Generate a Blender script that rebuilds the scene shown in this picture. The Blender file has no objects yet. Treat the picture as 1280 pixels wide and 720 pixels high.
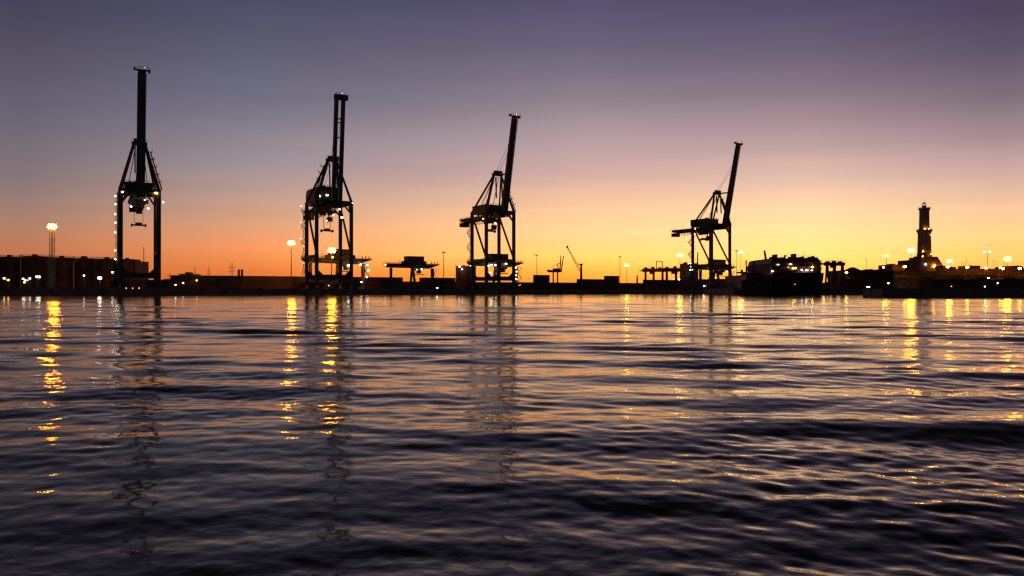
import bpy, math, random
import numpy as np
from mathutils import Vector, Matrix

random.seed(7)
R = math.radians
sc = bpy.context.scene
C = sc.collection

# ------------------------------------------------------------------ camera facts
F = 997.0            # focal length in pixels of a 1280 wide frame (28 mm equivalent lens)
CH = 2.0             # camera height above the water
HY = 363.6           # picture row of the horizon
QZ = 2.8             # height of the quay
PHI = math.atan2(.513, .858)
QX, QY = math.cos(PHI), math.sin(PHI)      # direction along the quay
NX, NY = -QY, QX                           # landward
Q0 = (0.0, 466.9)                          # point on the line of the crane centres


def at(px, py, Y):
    return Vector(((px - 640) / F * Y, Y, CH + (HY - py) / F * Y))


def zat(py, Y):
    return CH + (HY - py) / F * Y


def yard(px, v):
    """ground point of the terminal seen in column px, v metres landward of the crane line"""
    k = (px - 640) / F
    x0, y0 = Q0[0] + NX * v, Q0[1] + NY * v
    u = (k * y0 - x0) / (QX - QY * k)
    return Vector((x0 + QX * u, y0 + QY * u, QZ))


def lin(c):
    return tuple((v / 255 / 12.92) if v / 255 <= .04045 else ((v / 255 + .055) / 1.055) ** 2.4 for v in c)


# ------------------------------------------------------------------ materials
def mat(name, col, rough=.6, metal=0., var=.35, scale=1.5, bump=0.):
    m = bpy.data.materials.new(name)
    m.use_nodes = True
    nt = m.node_tree
    b = nt.nodes['Principled BSDF']
    tc = nt.nodes.new('ShaderNodeTexCoord')
    nz = nt.nodes.new('ShaderNodeTexNoise')
    nz.inputs['Scale'].default_value = scale
    nz.inputs['Detail'].default_value = 5
    nt.links.new(tc.outputs['Object'], nz.inputs['Vector'])
    rp = nt.nodes.new('ShaderNodeValToRGB')
    rp.color_ramp.elements[0].position = .3
    rp.color_ramp.elements[1].position = .7
    rp.color_ramp.elements[0].color = tuple(c * (1 - var) for c in col) + (1,)
    rp.color_ramp.elements[1].color = tuple(min(1, c * (1 + var)) for c in col) + (1,)
    nt.links.new(nz.outputs['Fac'], rp.inputs['Fac'])
    nt.links.new(rp.outputs['Color'], b.inputs['Base Color'])
    b.inputs['Roughness'].default_value = rough
    b.inputs['Metallic'].default_value = metal
    if bump:
        bp = nt.nodes.new('ShaderNodeBump')
        bp.inputs['Strength'].default_value = bump
        nt.links.new(nz.outputs['Fac'], bp.inputs['Height'])
        nt.links.new(bp.outputs['Normal'], b.inputs['Normal'])
    return m


def glow(name, col, strength):
    m = bpy.data.materials.new(name)
    m.use_nodes = True
    b = m.node_tree.nodes['Principled BSDF']
    b.inputs['Base Color'].default_value = (.02, .02, .02, 1)
    b.inputs['Emission Color'].default_value = col + (1,)
    b.inputs['Emission Strength'].default_value = strength
    return m


M = {
    'crane': mat('crane_paint', (.085, .10, .13), .65, 0, .3, .6),
    'crane_dark': mat('dark_crane_paint', (.05, .055, .07), .65, 0, .3, .6),
    'house': mat('machinery_house_sheet', (.05, .052, .06), .5, 0, .25, .8),
    'pale': mat('pale_grey_panel', (.45, .46, .48), .5, 0, .15, 2),
    'steel': mat('galvanised_steel', (.10, .10, .10), .55, .3, .25, 2),
    'rope': mat('wire_rope', (.05, .05, .05), .6, .3, .2, 4),
    'rust': mat('rusty_red_steel', (.16, .05, .03), .75, 0, .4, 1.2),
    'concrete': mat('weathered_concrete', (.22, .20, .18), .9, 0, .35, .35, .2),
    'asphalt': mat('yard_asphalt', (.05, .05, .052), .9, 0, .3, .2),
    'tank': mat('tank_sheet', (.075, .042, .026), .65, 0, .3, .25),
    'brick': mat('old_masonry', (.15, .085, .06), .9, 0, .35, .3, .3),
    'stone': mat('lighthouse_stone', (.34, .29, .24), .85, 0, .25, .25, .2),
    'roof': mat('dark_roof', (.09, .06, .05), .85, 0, .3, .5),
    'hull': mat('ship_hull_paint', (.035, .03, .035), .5, 0, .3, .4),
    'hull_red': mat('red_hull_paint', (.18, .05, .035), .6, 0, .3, .5),
    'deck': mat('ship_upperworks', (.11, .06, .05), .6, 0, .25, .5),
    'glass': mat('dark_glass', (.03, .035, .04), .1, 0, .1, 2),
    'hill': mat('hill_scrub', (.05, .05, .025), .95, 0, .4, .05),
    'rubber': mat('black_rubber', (.02, .02, .02), .8, 0, .2, 4),
    'sodium': glow('sodium_lamp', (1., .33, .02), 90),
    'sodium_big': glow('sodium_flood', (1., .31, .012), 170),
    'sodium_dim': glow('sodium_lamp_dim', (1., .42, .06), 16),
    'warm': glow('warm_lamp', (1., .42, .03), 90),
    'white': glow('white_lamp', (1., .86, .66), 22),
    'white_dim': glow('white_lamp_dim', (1., .82, .62), 5),
    'green': glow('greenish_lamp', (.85, 1., .62), 22),
    'lantern_glow': glow('lantern_glow', (1., .62, .45), .9),
    'red': glow('red_marker_lamp', (1., .22, .12), 10),
}
CONT = [mat('container_paint', c, .6, 0, .2, .7) for c in
        [(.10, .035, .025), (.035, .05, .08), (.11, .06, .035), (.07, .065, .06), (.05, .06, .045), (.13, .045, .03)]]


# ------------------------------------------------------------------ mesh builder
class MB:
    def __init__(s):
        s.v, s.f = [], []

    def add(s, vs, fs):
        o = len(s.v)
        s.v += [tuple(v) for v in vs]
        s.f += [tuple(i + o for i in f) for f in fs]
        return s

    def box(s, x0, x1, y0, y1, z0, z1):
        vs = [(x0, y0, z0), (x1, y0, z0), (x1, y1, z0), (x0, y1, z0), (x0, y0, z1), (x1, y0, z1), (x1, y1, z1), (x0, y1, z1)]
        return s.add(vs, [(0, 3, 2, 1), (4, 5, 6, 7), (0, 1, 5, 4), (1, 2, 6, 5), (2, 3, 7, 6), (3, 0, 4, 7)])

    def beam(s, a, b, w, h=None, w2=None, h2=None):
        a, b = Vector(a), Vector(b)
        h = w if h is None else h
        w2 = w if w2 is None else w2
        h2 = h if h2 is None else h2
        d = (b - a).normalized()
        up = Vector((0, 0, 1)) if abs(d.z) < .97 else Vector((0, 1, 0))
        x = d.cross(up).normalized()
        y = x.cross(d).normalized()
        vs = []
        for p, ww, hh in ((a, w, h), (b, w2, h2)):
            for sx, sy in ((-1, -1), (1, -1), (1, 1), (-1, 1)):
                vs.append(p + x * sx * ww / 2 + y * sy * hh / 2)
        return s.add(vs, [(3, 2, 1, 0), (4, 5, 6, 7), (0, 1, 5, 4), (1, 2, 6, 5), (2, 3, 7, 6), (3, 0, 4, 7)])

    def tube(s, a, b, r, r2=None, n=10):
        a, b = Vector(a), Vector(b)
        r2 = r if r2 is None else r2
        d = (b - a).normalized()
        up = Vector((0, 0, 1)) if abs(d.z) < .9 else Vector((1, 0, 0))
        x = d.cross(up).normalized()
        y = x.cross(d).normalized()
        vs = []
        for p, rr in ((a, r), (b, r2)):
            for i in range(n):
                t = 2 * math.pi * i / n
                vs.append(p + x * rr * math.cos(t) + y * rr * math.sin(t))
        fs = [tuple(range(n))[::-1], tuple(range(n, 2 * n))]
        fs += [(i, (i + 1) % n, n + (i + 1) % n, n + i) for i in range(n)]
        return s.add(vs, fs)

    def lathe(s, prof, cx=0, cy=0, n=32, rot=0):
        vs, fs = [], []
        for r, z in prof:
            for i in range(n):
                t = rot + 2 * math.pi * i / n
                vs.append((cx + r * math.cos(t), cy + r * math.sin(t), z))
        for k in range(len(prof) - 1):
            for i in range(n):
                j = (i + 1) % n
                fs.append((k * n + i, k * n + j, (k + 1) * n + j, (k + 1) * n + i))
        fs.append(tuple(range(n))[::-1])
        fs.append(tuple(range((len(prof) - 1) * n, len(prof) * n)))
        return s.add(vs, fs)

    def prism(s, poly, y0, y1, axis='y'):
        """polygon in (x,z) [axis y], (y,z) [axis x] or (x,y) [axis z] extruded along the axis"""
        n = len(poly)

        def P(p, t):
            return (p[0], t, p[1]) if axis == 'y' else ((t, p[0], p[1]) if axis == 'x' else (p[0], p[1], t))
        vs = [P(p, y0) for p in poly] + [P(p, y1) for p in poly]
        fs = [tuple(range(n)), tuple(range(n, 2 * n))[::-1]]
        fs += [(i, n + i, n + (i + 1) % n, (i + 1) % n) for i in range(n)]
        return s.add(vs, fs)

    def ball(s, c, r, sz=1., n=10):
        c = Vector(c)
        prof = []
        for k in range(n // 2 + 1):
            t = -math.pi / 2 + math.pi * k / (n // 2)
            prof.append((max(r * math.cos(t), r * .02), c.z + r * sz * math.sin(t)))
        return s.lathe(prof, c.x, c.y, n)

    def rail(s, pts, h=1.1, t=.07, step=2.):
        for a, b in zip(pts[:-1], pts[1:]):
            a, b = Vector(a), Vector(b)
            n = max(1, int((b - a).length / step))
            for i in range(n + 1):
                p = a.lerp(b, i / n)
                s.beam(p, p + Vector((0, 0, h)), t)
            for hh in (h, h * .55):
                s.beam(a + Vector((0, 0, hh)), b + Vector((0, 0, hh)), t)
        return s

    def build(s, name, m, parent=None, smooth=False):
        me = bpy.data.meshes.new(name)
        me.from_pydata(s.v, [], s.f)
        me.materials.append(m)
        import bmesh
        bm = bmesh.new()
        bm.from_mesh(me)
        bmesh.ops.recalc_face_normals(bm, faces=bm.faces)
        bm.to_mesh(me)
        bm.free()
        if smooth:
            for p in me.polygons:
                p.use_smooth = True
        o = bpy.data.objects.new(name, me)
        C.objects.link(o)
        if parent:
            o.parent = parent
        return o


def thing(name, label, cat, loc=(0, 0, 0), rz=0, group=None):
    o = bpy.data.objects.new(name, None)
    C.objects.link(o)
    o.location = loc
    o.rotation_euler = (0, 0, rz)
    o.empty_display_size = 1
    o['label'] = label
    o['category'] = cat
    if group:
        o['group'] = group
    return o


def tag(o, label, cat, group=None):
    o['label'] = label
    o['category'] = cat
    if group:
        o['group'] = group
    return o


def copy_tree(o, parent=None):
    c = o.copy()
    C.objects.link(c)
    c.parent = parent
    for ch in list(o.children):
        copy_tree(ch, c)
    return c


def structure(o):
    o['kind'] = 'structure'
    return o


# ------------------------------------------------------------------ camera
cam = bpy.data.cameras.new('camera')
cam.sensor_width = 36
cam.lens = 36 * F / 1280
cam.clip_start = .1
cam.clip_end = 30000
co = bpy.data.objects.new('camera', cam)
C.objects.link(co)
co.location = (0, 0, CH)
co.rotation_euler = (R(90) + math.atan((HY - 360) / F), 0, 0)
sc.camera = co

# ------------------------------------------------------------------ sky (world)
w = bpy.data.worlds.new('World')
sc.world = w
w.use_nodes = True
nt = w.node_tree
N, L = nt.nodes, nt.links
bg = N['Background']


def node(t, **k):
    n = N.new(t)
    for a, b in k.items():
        setattr(n, a, b)
    return n


def mth(op, a, b=None, c=None):
    n = node('ShaderNodeMath', operation=op)
    for i, v in enumerate((a, b, c)):
        if v is None:
            continue
        if isinstance(v, (int, float)):
            n.inputs[i].default_value = v
        else:
            L.new(v, n.inputs[i])
    return n.outputs[0]


tc = node('ShaderNodeTexCoord')
sx = node('ShaderNodeSeparateXYZ')
L.new(tc.outputs['Generated'], sx.inputs[0])
elev = mth('ARCSINE', mth('MINIMUM', mth('MAXIMUM', sx.outputs['Z'], 0.), 1.))
pel = mth('SQRT', mth('DIVIDE', elev, math.pi / 2))
az = mth('MULTIPLY', mth('ARCTAN2', sx.outputs['X'], sx.outputs['Y']), 180 / math.pi)

COLS = {
    30: [(0, (63, 60, 84)), (60, (76, 72, 94)), (120, (98, 90, 105)), (200, (124, 108, 112)), (240, (146, 118, 112)),
         (280, (174, 126, 104)), (305, (190, 122, 88)), (335, (206, 112, 66)), (356, (196, 92, 50))],
    320: [(0, (72, 72, 98)), (60, (88, 86, 110)), (120, (112, 106, 122)), (200, (156, 138, 142)), (240, (188, 150, 136)),
          (280, (222, 160, 120)), (310, (238, 154, 94)), (335, (236, 130, 64)), (352, (226, 108, 46))],
    730: [(0, (78, 75, 103)), (60, (98, 93, 118)), (120, (130, 120, 132)), (180, (176, 153, 157)), (220, (208, 170, 160)),
          (260, (240, 198, 155)), (290, (249, 217, 150)), (320, (252, 222, 112)), (340, (253, 190, 68)), (354, (249, 160, 55))],
    1010: [(0, (75, 71, 98)), (60, (96, 88, 112)), (120, (130, 115, 128)), (180, (178, 152, 152)), (220, (216, 182, 166)),
           (260, (242, 213, 165)), (290, (249, 233, 158)), (310, (250, 239, 142)), (330, (251, 236, 115)), (348, (252, 208, 84))],
    1250: [(0, (66, 60, 84)), (60, (82, 74, 98)), (120, (114, 101, 116)), (170, (152, 132, 138)), (210, (192, 161, 155)),
           (250, (224, 187, 155)), (290, (246, 212, 140)), (320, (252, 214, 108)), (345, (252, 180, 74))],
}


def ramp(stops):
    n = node('ShaderNodeValToRGB')
    cr = n.color_ramp
    cr.interpolation = 'LINEAR'
    stops = sorted(stops)
    while len(cr.elements) < len(stops):
        cr.elements.new(.5)
    for e, (p, c) in zip(cr.elements, stops):
        e.position = p
        q = lin(c)
        # where the picture clips red, the real glow is brighter still in red
        y_ = HY - math.tan(p * p * math.pi / 2) * F
        k_ = min(1., max(0., (c[0] - 225) / 22)) * min(1., max(0., (y_ - 252) / 70)) * min(1., max(0., (c[1] - 140) / 40))
        e.color = (q[0] * (1 + .8 * k_), q[1], q[2], 1)
    L.new(pel, n.inputs['Fac'])
    return n.outputs['Color']


chain = []
for px, rows in COLS.items():
    dx = px - 640
    st = []
    for y, c in rows:
        e = math.atan2(HY - y, math.hypot(F, dx))
        if y < 270:
            k_ = 4 if y < 30 else 6
            c = (c[0] + k_, c[1] + k_ - 1, c[2] + 1)
            if y < 230 and px > 500:
                c = (c[0] + 3, c[1], c[2] + 3)
            if px < 500 and 100 < y < 245:
                c = (c[0] - 7, c[1] - 2, c[2] + 5)
            elif px > 900 and y > 100:
                c = (c[0] + 3, c[1] + 1, c[2] + 2)
        st.append((math.sqrt(e / (math.pi / 2)), c))
    st.append((0., rows[-1][1]))
    for dg, c in ((22.5, (52, 50, 64)), (27, (33, 32, 38)), (40, (17, 18, 20)), (62, (11, 12, 14)), (90, (9, 10, 12))):
        st.append((math.sqrt(dg / 90), c))
    chain.append((math.degrees(math.atan2(dx, F)), ramp(st)))
back = ramp([(0, (38, 37, 48)), (math.sqrt(10 / 90), (42, 42, 56)), (math.sqrt(30 / 90), (22, 23, 30)), (1., (9, 10, 12))])


def mix(f, a, b):
    n = node('ShaderNodeMix', data_type='RGBA')
    L.new(f, n.inputs[0])
    L.new(a, n.inputs[6])
    L.new(b, n.inputs[7])
    return n.outputs[2]


def band(v, a, b, smooth=True):
    n = node('ShaderNodeMapRange', interpolation_type='SMOOTHSTEP' if smooth else 'LINEAR')
    L.new(v, n.inputs[0])
    n.inputs[1].default_value = a
    n.inputs[2].default_value = b
    return n.outputs[0]


col = chain[0][1]
for (a0, _), (a1, c1) in zip(chain[:-1], chain[1:]):
    col = mix(band(az, a0, a1, False), col, c1)
off = mth('ABSOLUTE', mth('SUBTRACT', az, 8.))
col = mix(band(off, 42, 120), col, back)
cmb = node('ShaderNodeCombineXYZ')
L.new(mth('MULTIPLY', az, .035), cmb.inputs[0])
L.new(mth('MULTIPLY', elev, 38.), cmb.inputs[1])
hz = node('ShaderNodeTexNoise')
hz.inputs['Scale'].default_value = 1.
hz.inputs['Detail'].default_value = 4
hz.inputs['Distortion'].default_value = .4
L.new(cmb.outputs[0], hz.inputs['Vector'])
hv_ = mth('MULTIPLY_ADD', hz.outputs['Fac'], .16, .92)
vm = node('ShaderNodeVectorMath', operation='SCALE')
L.new(col, vm.inputs[0])
L.new(hv_, vm.inputs['Scale'])
col = vm.outputs[0]
# a trace of the physical twilight sky on top
sky = node('ShaderNodeTexSky', sky_type='NISHITA', sun_disc=False)
sky.sun_elevation = R(-3.)
sky.sun_rotation = R(17)
add = node('ShaderNodeMix', data_type='RGBA', blend_type='ADD')
add.inputs[0].default_value = .05
L.new(col, add.inputs[6])
L.new(sky.outputs['Color'], add.inputs[7])
L.new(add.outputs[2], bg.inputs['Color'])
bg.inputs['Strength'].default_value = 1.0

# the sun is already below the horizon: only its last faint glow from beyond the harbour
sl = bpy.data.lights.new('sun', 'SUN')
sl.energy = .02
sl.angle = R(12)
sl.color = (1, .6, .3)
so = bpy.data.objects.new('sun', sl)
C.objects.link(so)
so.rotation_euler = Vector((-math.sin(R(17)), -math.cos(R(17)), -math.tan(R(1.5)))).to_track_quat('-Z', 'Y').to_euler()

# ------------------------------------------------------------------ water
rs = [1.3]
while rs[-1] < 620:
    rs.append(rs[-1] * 1.0052)
while rs[-1] < 9000:
    rs.append(rs[-1] * 1.06)
rs = np.array(rs)
th = np.radians(np.linspace(-58, 58, 960))
RR, TT = np.meshgrid(rs, th, indexing='ij')
X = (RR * np.sin(TT)).ravel()
Y = (RR * np.cos(TT)).ravel()
RF = RR.ravel()
rng = np.random.default_rng(11)


def field(x, y, n, lam0, lam1, spread, mean, amp_slope, seed):
    g = np.random.default_rng(seed)
    out = np.zeros_like(x)
    for i in range(n):
        lam = lam0 * (lam1 / lam0) ** ((i + g.random()) / n)
        ang = mean + g.normal(0, spread)
        k = 2 * math.pi / lam
        s = amp_slope / math.sqrt(n / 2) * g.uniform(.6, 1.4)
        fade = np.clip(1.6 - RF * .0105 / (lam * .45), 0, 1)
        out += fade * s / k * np.sin(k * (x * math.sin(ang) + y * math.cos(ang)) + g.uniform(0, 6.283))
    return out


def lowmod(x, y, sx_, sy_, seed):
    g = np.random.default_rng(seed)
    o = np.zeros_like(x)
    for i in range(6):
        o += np.sin(x / sx_ * g.uniform(.5, 1.6) * 6.283 + y / sy_ * g.uniform(-1.5, 1.5) * 6.283 + g.uniform(0, 6.283))
    return np.clip(.5 + o / 5., 0, 1)


near = np.clip((RF - 6.) / 9., 0, 1) * .76 + .24          # calmer close to the shore
mid = np.clip((RF - 7.) / 16., 0, 1) * .3 + .7          # the finest chop lies farther out
Z = field(X, Y, 18, 1.9, 4.4, .22, R(5), .062, 13) * (.45 + .85 * lowmod(X, Y, 30, 12, 20)) * near
Z += field(X, Y, 12, 5., 12., .25, R(-8), .010, 4) * near
Z += field(X, Y, 30, .5, 1.6, .42, R(7), .040, 5) * (.40 + 1.0 * lowmod(X, Y, 16, 9, 21)) * (near * .6 + .4)
Z += field(X, Y, 90, .09, .5, .95, R(4), .098, 9) * (.42 + 1.1 * lowmod(X, Y, 22, 10, 22) ** 1.5) * mid
nr, nc = RR.shape
verts = np.stack([X, Y, Z], 1)
ii = np.arange(nr * nc).reshape(nr, nc)
quads = np.stack([ii[:-1, :-1], ii[:-1, 1:], ii[1:, 1:], ii[1:, :-1]], -1)[:, :, ::-1].reshape(-1, 4)
me = bpy.data.meshes.new('water')
me.vertices.add(len(verts))
me.vertices.foreach_set('co', verts.astype(np.float32).ravel())
me.loops.add(quads.size)
me.loops.foreach_set('vertex_index', quads.astype(np.int32).ravel())
me.polygons.add(len(quads))
me.polygons.foreach_set('loop_start', np.arange(0, quads.size, 4, dtype=np.int32))
me.polygons.foreach_set('use_smooth', np.ones(len(quads), dtype=bool))
me.update(calc_edges=True)
wm = bpy.data.materials.new('harbour_water')
wm.use_nodes = True
nt = wm.node_tree
N, L = nt.nodes, nt.links
b = N['Principled BSDF']
b.inputs['Base Color'].default_value = (.002, .0026, .0026, 1)
b.inputs['Roughness'].default_value = .075
b.inputs['IOR'].default_value = 1.18
b.inputs['Specular Tint'].default_value = (1, .93, .80, 1)
tc = node('ShaderNodeTexCoord')


def wnoise(scale, stretch, detail):
    mp = node('ShaderNodeMapping')
    mp.inputs['Scale'].default_value = (scale * stretch, scale, scale)
    mp.inputs['Rotation'].default_value = (0, 0, R(7))
    L.new(tc.outputs['Object'], mp.inputs['Vector'])
    n = node('ShaderNodeTexNoise')
    n.inputs['Scale'].default_value = 1
    n.inputs['Detail'].default_value = detail
    L.new(mp.outputs[0], n.inputs['Vector'])
    return n.outputs['Fac']


patch = wnoise(.05, .35, 2)
patch = band(patch, .36, .66)
h1 = mth('MULTIPLY', wnoise(3.2, .85, 3), mth('MULTIPLY_ADD', patch, .016, .002))
h2 = mth('MULTIPLY', wnoise(1.1, .6, 2), .016)
h = mth('ADD', mth('ADD', h1, h2), mth('MULTIPLY', wnoise(11., .8, 2), .0026))
bp = node('ShaderNodeBump')
bp.inputs['Strength'].default_value = 1
bp.inputs['Distance'].default_value = 1
L.new(h, bp.inputs['Height'])
L.new(bp.outputs['Normal'], b.inputs['Normal'])
me.materials.append(wm)
wo = bpy.data.objects.new('water', me)
C.objects.link(wo)
structure(wo)

# ------------------------------------------------------------------ ground, quays
gm = MB()
A = yard(640, 0)


def qp(u, v, z=0):
    return Vector((Q0[0] + QX * u + NX * v, Q0[1] + QY * u + NY * v, z))


# terminal ground: one sheet from behind the quay wall out past the horizon
EDGE = -14.0
gm.add([qp(-900, EDGE + 3, QZ), qp(3500, EDGE + 3, QZ), qp(9000, 9000, QZ), qp(-9000, 9000, QZ)], [(0, 1, 2, 3)])
structure(gm.build('ground', M['asphalt']))
qm = MB()
for u0 in range(-500, 1500, 25):
    p = [qp(u0 + .04, EDGE), qp(u0 + 24.96, EDGE), qp(u0 + 24.96, EDGE + 3.2), qp(u0 + .04, EDGE + 3.2)]
    vs = [Vector((a.x, a.y, z)) for z in (-1.5, QZ + .05) for a in p]
    qm.add(vs, [(0, 3, 2, 1), (4, 5, 6, 7), (0, 1, 5, 4), (1, 2, 6, 5), (2, 3, 7, 6), (3, 0, 4, 7)])
    # kerb along the coping
    p = [qp(u0 + .04, EDGE + .1), qp(u0 + 24.96, EDGE + .1), qp(u0 + 24.96, EDGE + .5), qp(u0 + .04, EDGE + .5)]
    vs = [Vector((a.x, a.y, z)) for z in (QZ + .05, QZ + .3) for a in p]
    qm.add(vs, [(4, 5, 6, 7), (0, 1, 5, 4), (1, 2, 6, 5), (2, 3, 7, 6), (3, 0, 4, 7)])
structure(qm.build('quay', M['concrete']))


def box_at(px0, px1, ytop, Yd, depth, zb=QZ):
    a, c = at(px0, ytop, Yd), at(px1, ytop, Yd)
    return MB().box(a.x, c.x, Yd, Yd + depth, zb, a.z)


structure(box_at(917, 1135, 360.5, 397, 60, -1.5).build('pier', M['concrete']))
structure(box_at(1104, 1520, 360.6, 240, 14, -1.5).build('breakwater', M['concrete']))

# ------------------------------------------------------------------ ship-to-shore cranes
def stairs(root, x, y, z0, z1, lamps, lamp_mat, step=4.2):
    """zig-zag stair tower hung on a crane leg, one lamp per listed landing"""
    st, i, z = MB(), 0, z0
    lampsout = []
    while z + step <= z1 + .1:
        s = 1 if i % 2 else -1
        a, b_ = Vector((x, y - 2.1 * s, z)), Vector((x, y + 2.1 * s, z + step))
        for o in (-.5, .5):
            st.beam(a + Vector((o, 0, 0)), b_ + Vector((o, 0, 0)), .12, .3)
            st.beam(a + Vector((o, 0, 1)), b_ + Vector((o, 0, 1)), .07)
        for k in range(1, 9):
            p = a.lerp(b_, k / 9)
            st.box(p.x - .5, p.x + .5, p.y - .14, p.y + .14, p.z - .03, p.z + .03)
        e = b_
        st.box(x - .85, x + .9, e.y - .7 + .7 * s - .3, e.y + .7 + .3 * s, e.z - .12, e.z)
        st.beam((x - .75, e.y, e.z), (x - .75, e.y, e.z + 1.9), .1)
        st.beam((x - .85, e.y + .8 * s, e.z + 1.05), (x + .9, e.y + .8 * s, e.z + 1.05), .08)
        if i in lamps:
            lampsout.append((x - .75, e.y, e.z + 2.1))
        z += step
        i += 1
    so_ = st.build('stairs', M['steel'], root)
    for p in lampsout:
        MB().box(p[0] - .24, p[0] + .24, p[1] - .2, p[1] + .2, p[2] - .15, p[2] + .2).build('lamp', lamp_mat, so_)


def make_crane(px, label, kind, lean, stair_lamps, floods, spread_z, trolley_y, lampm, LX=9.0, tip=95.5, turn=0.):
    p = yard(px, 0)
    t = thing('container_crane', label, 'crane', p, PHI + turn, 'ship to shore container cranes on the quay')
    g = p.z
    LY = 8.5
    TOP = 45.0
    cm = M['crane']
    for sy in (-1, 1):
        for sxx in (-1, 1):
            lg = MB()
            lg.beam((sxx * LX, sy * LY, 3.4), (sxx * LX, sy * LY, TOP), 1.55 if LX > 8.5 else 1.9, 1.45)
            lg.beam((sxx * LX, sy * LY, 16), (sxx * LX, sy * LY, 17.6), 1.75, 1.7)
            lg.build('leg', cm, t)
            bg_ = MB()
            bg_.box(sxx * LX - 4, sxx * LX + 4, sy * LY - .5, sy * LY + .5, 2.3, 3.3)
            for q in (-1, 1):
                bg_.box(sxx * LX + q * 2.3 - 1.5, sxx * LX + q * 2.3 + 1.5, sy * LY - .35, sy * LY + .35, .9, 2.2)
                for r_ in (-.75, .75):
                    bg_.tube((sxx * LX + q * 2.3 + r_, sy * LY - .25, .45), (sxx * LX + q * 2.3 + r_, sy * LY + .25, .45), .45, n=14)
            bg_.build('bogie', M['crane_dark'], t)
    for sy in (-1, 1):
        s_ = MB().box(-LX + .9, LX - .9, sy * LY - .7, sy * LY + .7, 5.0, 7.4)
        for q in (-1, 1):     # haunches
            s_.prism([(q * (LX - .9), 7.4), (q * (LX - 3.2), 7.4), (q * (LX - .9), 9.6)], sy * LY - .5, sy * LY + .5)
        s_.build('sill_beam', cm, t)
        u_ = MB().box(-LX + .9, LX - .9, sy * LY - .6, sy * LY + .6, TOP - 1.7, TOP - .002)
        u_.build('upper_cross_beam', cm, t)
        for q in (-1, 1):
            MB().beam((q * LX, sy * LY, 38.5), (q * 4.4, sy * LY, TOP - 1.4), .75).build('knee_brace', cm, t)
    for q in (-1, 1):
        MB().box(q * LX - .6, q * LX + .6, -LY + .85, LY - .85, 15.8, 17.4).build('side_tie', cm, t)
        MB().box(q * LX - .65, q * LX + .65, -LY + .85, LY - .85, TOP - 1.9, TOP - .1).build('upper_side_beam', cm, t)
        MB().beam((q * LX, LY - .4, TOP - 2), (q * LX, -LY + .4, 18), .8, .9).build('diagonal_brace', cm, t)
        MB().beam((q * LX, -LY + .5, 38), (q * LX, -LY + 4.5, TOP - 1.8), .45).build('knee_brace', cm, t)
    # fixed girder with backreach, walkways on both sides
    gr = MB().box(-1.9, 1.9, -11.5, 33, TOP - 4.1, TOP - 1.75)
    gr.prism([(33, TOP - 4.1), (37.5, TOP - 3.0), (37.5, TOP - 1.75), (33, TOP - 1.75)], -1.9, 1.9, 'x')
    for q in (-1, 1):
        gr.box(q * 2.0, q * 3.2, -10, 37, TOP - 2.6, TOP - 2.5)
        gr.rail([(q * 3.15, -10, TOP - 2.5), (q * 3.15, 37, TOP - 2.5)], 1.1, .09, 2.4)
    for yy in range(14, 34, 3):
        gr.beam((-2.4, yy, TOP - 4.2), (2.4, yy, TOP - 4.2), .35)
        gr.beam((-2.4, yy, TOP - 4.2), (-2.4, yy, TOP - 5.6), .2)
        gr.beam((2.4, yy, TOP - 4.2), (2.4, yy, TOP - 5.6), .2)
    gr.build('girder', cm, t)
    cw = MB().box(-2.6, 2.6, 33.6, 37.2, TOP - 6.6, TOP - 4.2)
    cw.rail([(-2.5, 33.4, TOP - 4.2), (-2.5, 37.2, TOP - 4.2), (2.5, 37.2, TOP - 4.2)], 1.1, .09)
    cw.beam((-2, 35, TOP - 4.2), (-2, 35, TOP - 1.8), .3).beam((2, 35, TOP - 4.2), (2, 35, TOP - 1.8), .3)
    cw.build('backreach_platform', M['crane_dark'], t)
    # festoon loops below the backreach
    fs = MB()
    for k in range(9):
        y0 = 15 + k * 2
        for j in range(4):
            f0, f1 = j / 4, (j + 1) / 4
            fs.beam((3.2, y0 + 2 * f0, TOP - 4.4 - 1.6 * math.sin(math.pi * f0)), (3.2, y0 + 2 * f1, TOP - 4.4 - 1.6 * math.sin(math.pi * f1)), .14)
    fs.build('festoon_cable', M['rope'], t)
    # machinery house
    if kind == 'twin':
        hx, y0, y1, z0, z1 = 5.8, -1.5, 21, TOP - .9, TOP + 7.6
        prof = [(y0, z0), (y1 - .6, z0), (y1, z0 + 1), (y1, z1 - 2.6), (y1 - .8, z1 - .8), (y1 - 2.6, z1), (y0, z1)]
        hs = MB().prism(prof, -hx, hx, 'x')
    else:
        hx, y0, y1, z0, z1 = 5.9, -1.0, 14, TOP - .6, TOP + 3.6
        hs = MB().box(-hx, hx, y0, y1, z0, z1)
        hs.box(-hx - .25, hx + .25, y0 - .25, y1 + .25, z1, z1 + .2)
    house = hs.build('machinery_house', M['house'], t)
    hv = MB()
    for k in range(5):
        hv.box(-3.8 + k * 1.7, -2.9 + k * 1.7, y0 + 2 + k, y0 + 3.2 + k, z1 + .2, z1 + .75 + .3 * (k % 2))
    hv.rail([(-hx, y0, z1 + .1), (hx, y0, z1 + .1), (hx, y1 - 2.7, z1 + .1)], 1., .08)
    hv.build('roof_vent', M['crane_dark'], house)
    for k in range(4):
        MB().box(-4.6 + k * 2.5, -3.4 + k * 2.5, y0 - .06, y0 + .05, z0 + 1.6, z0 + 2.7).build('window', M['glass'], house)
    # A-frame
    AY, AZ = -5.5, 65.5
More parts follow.
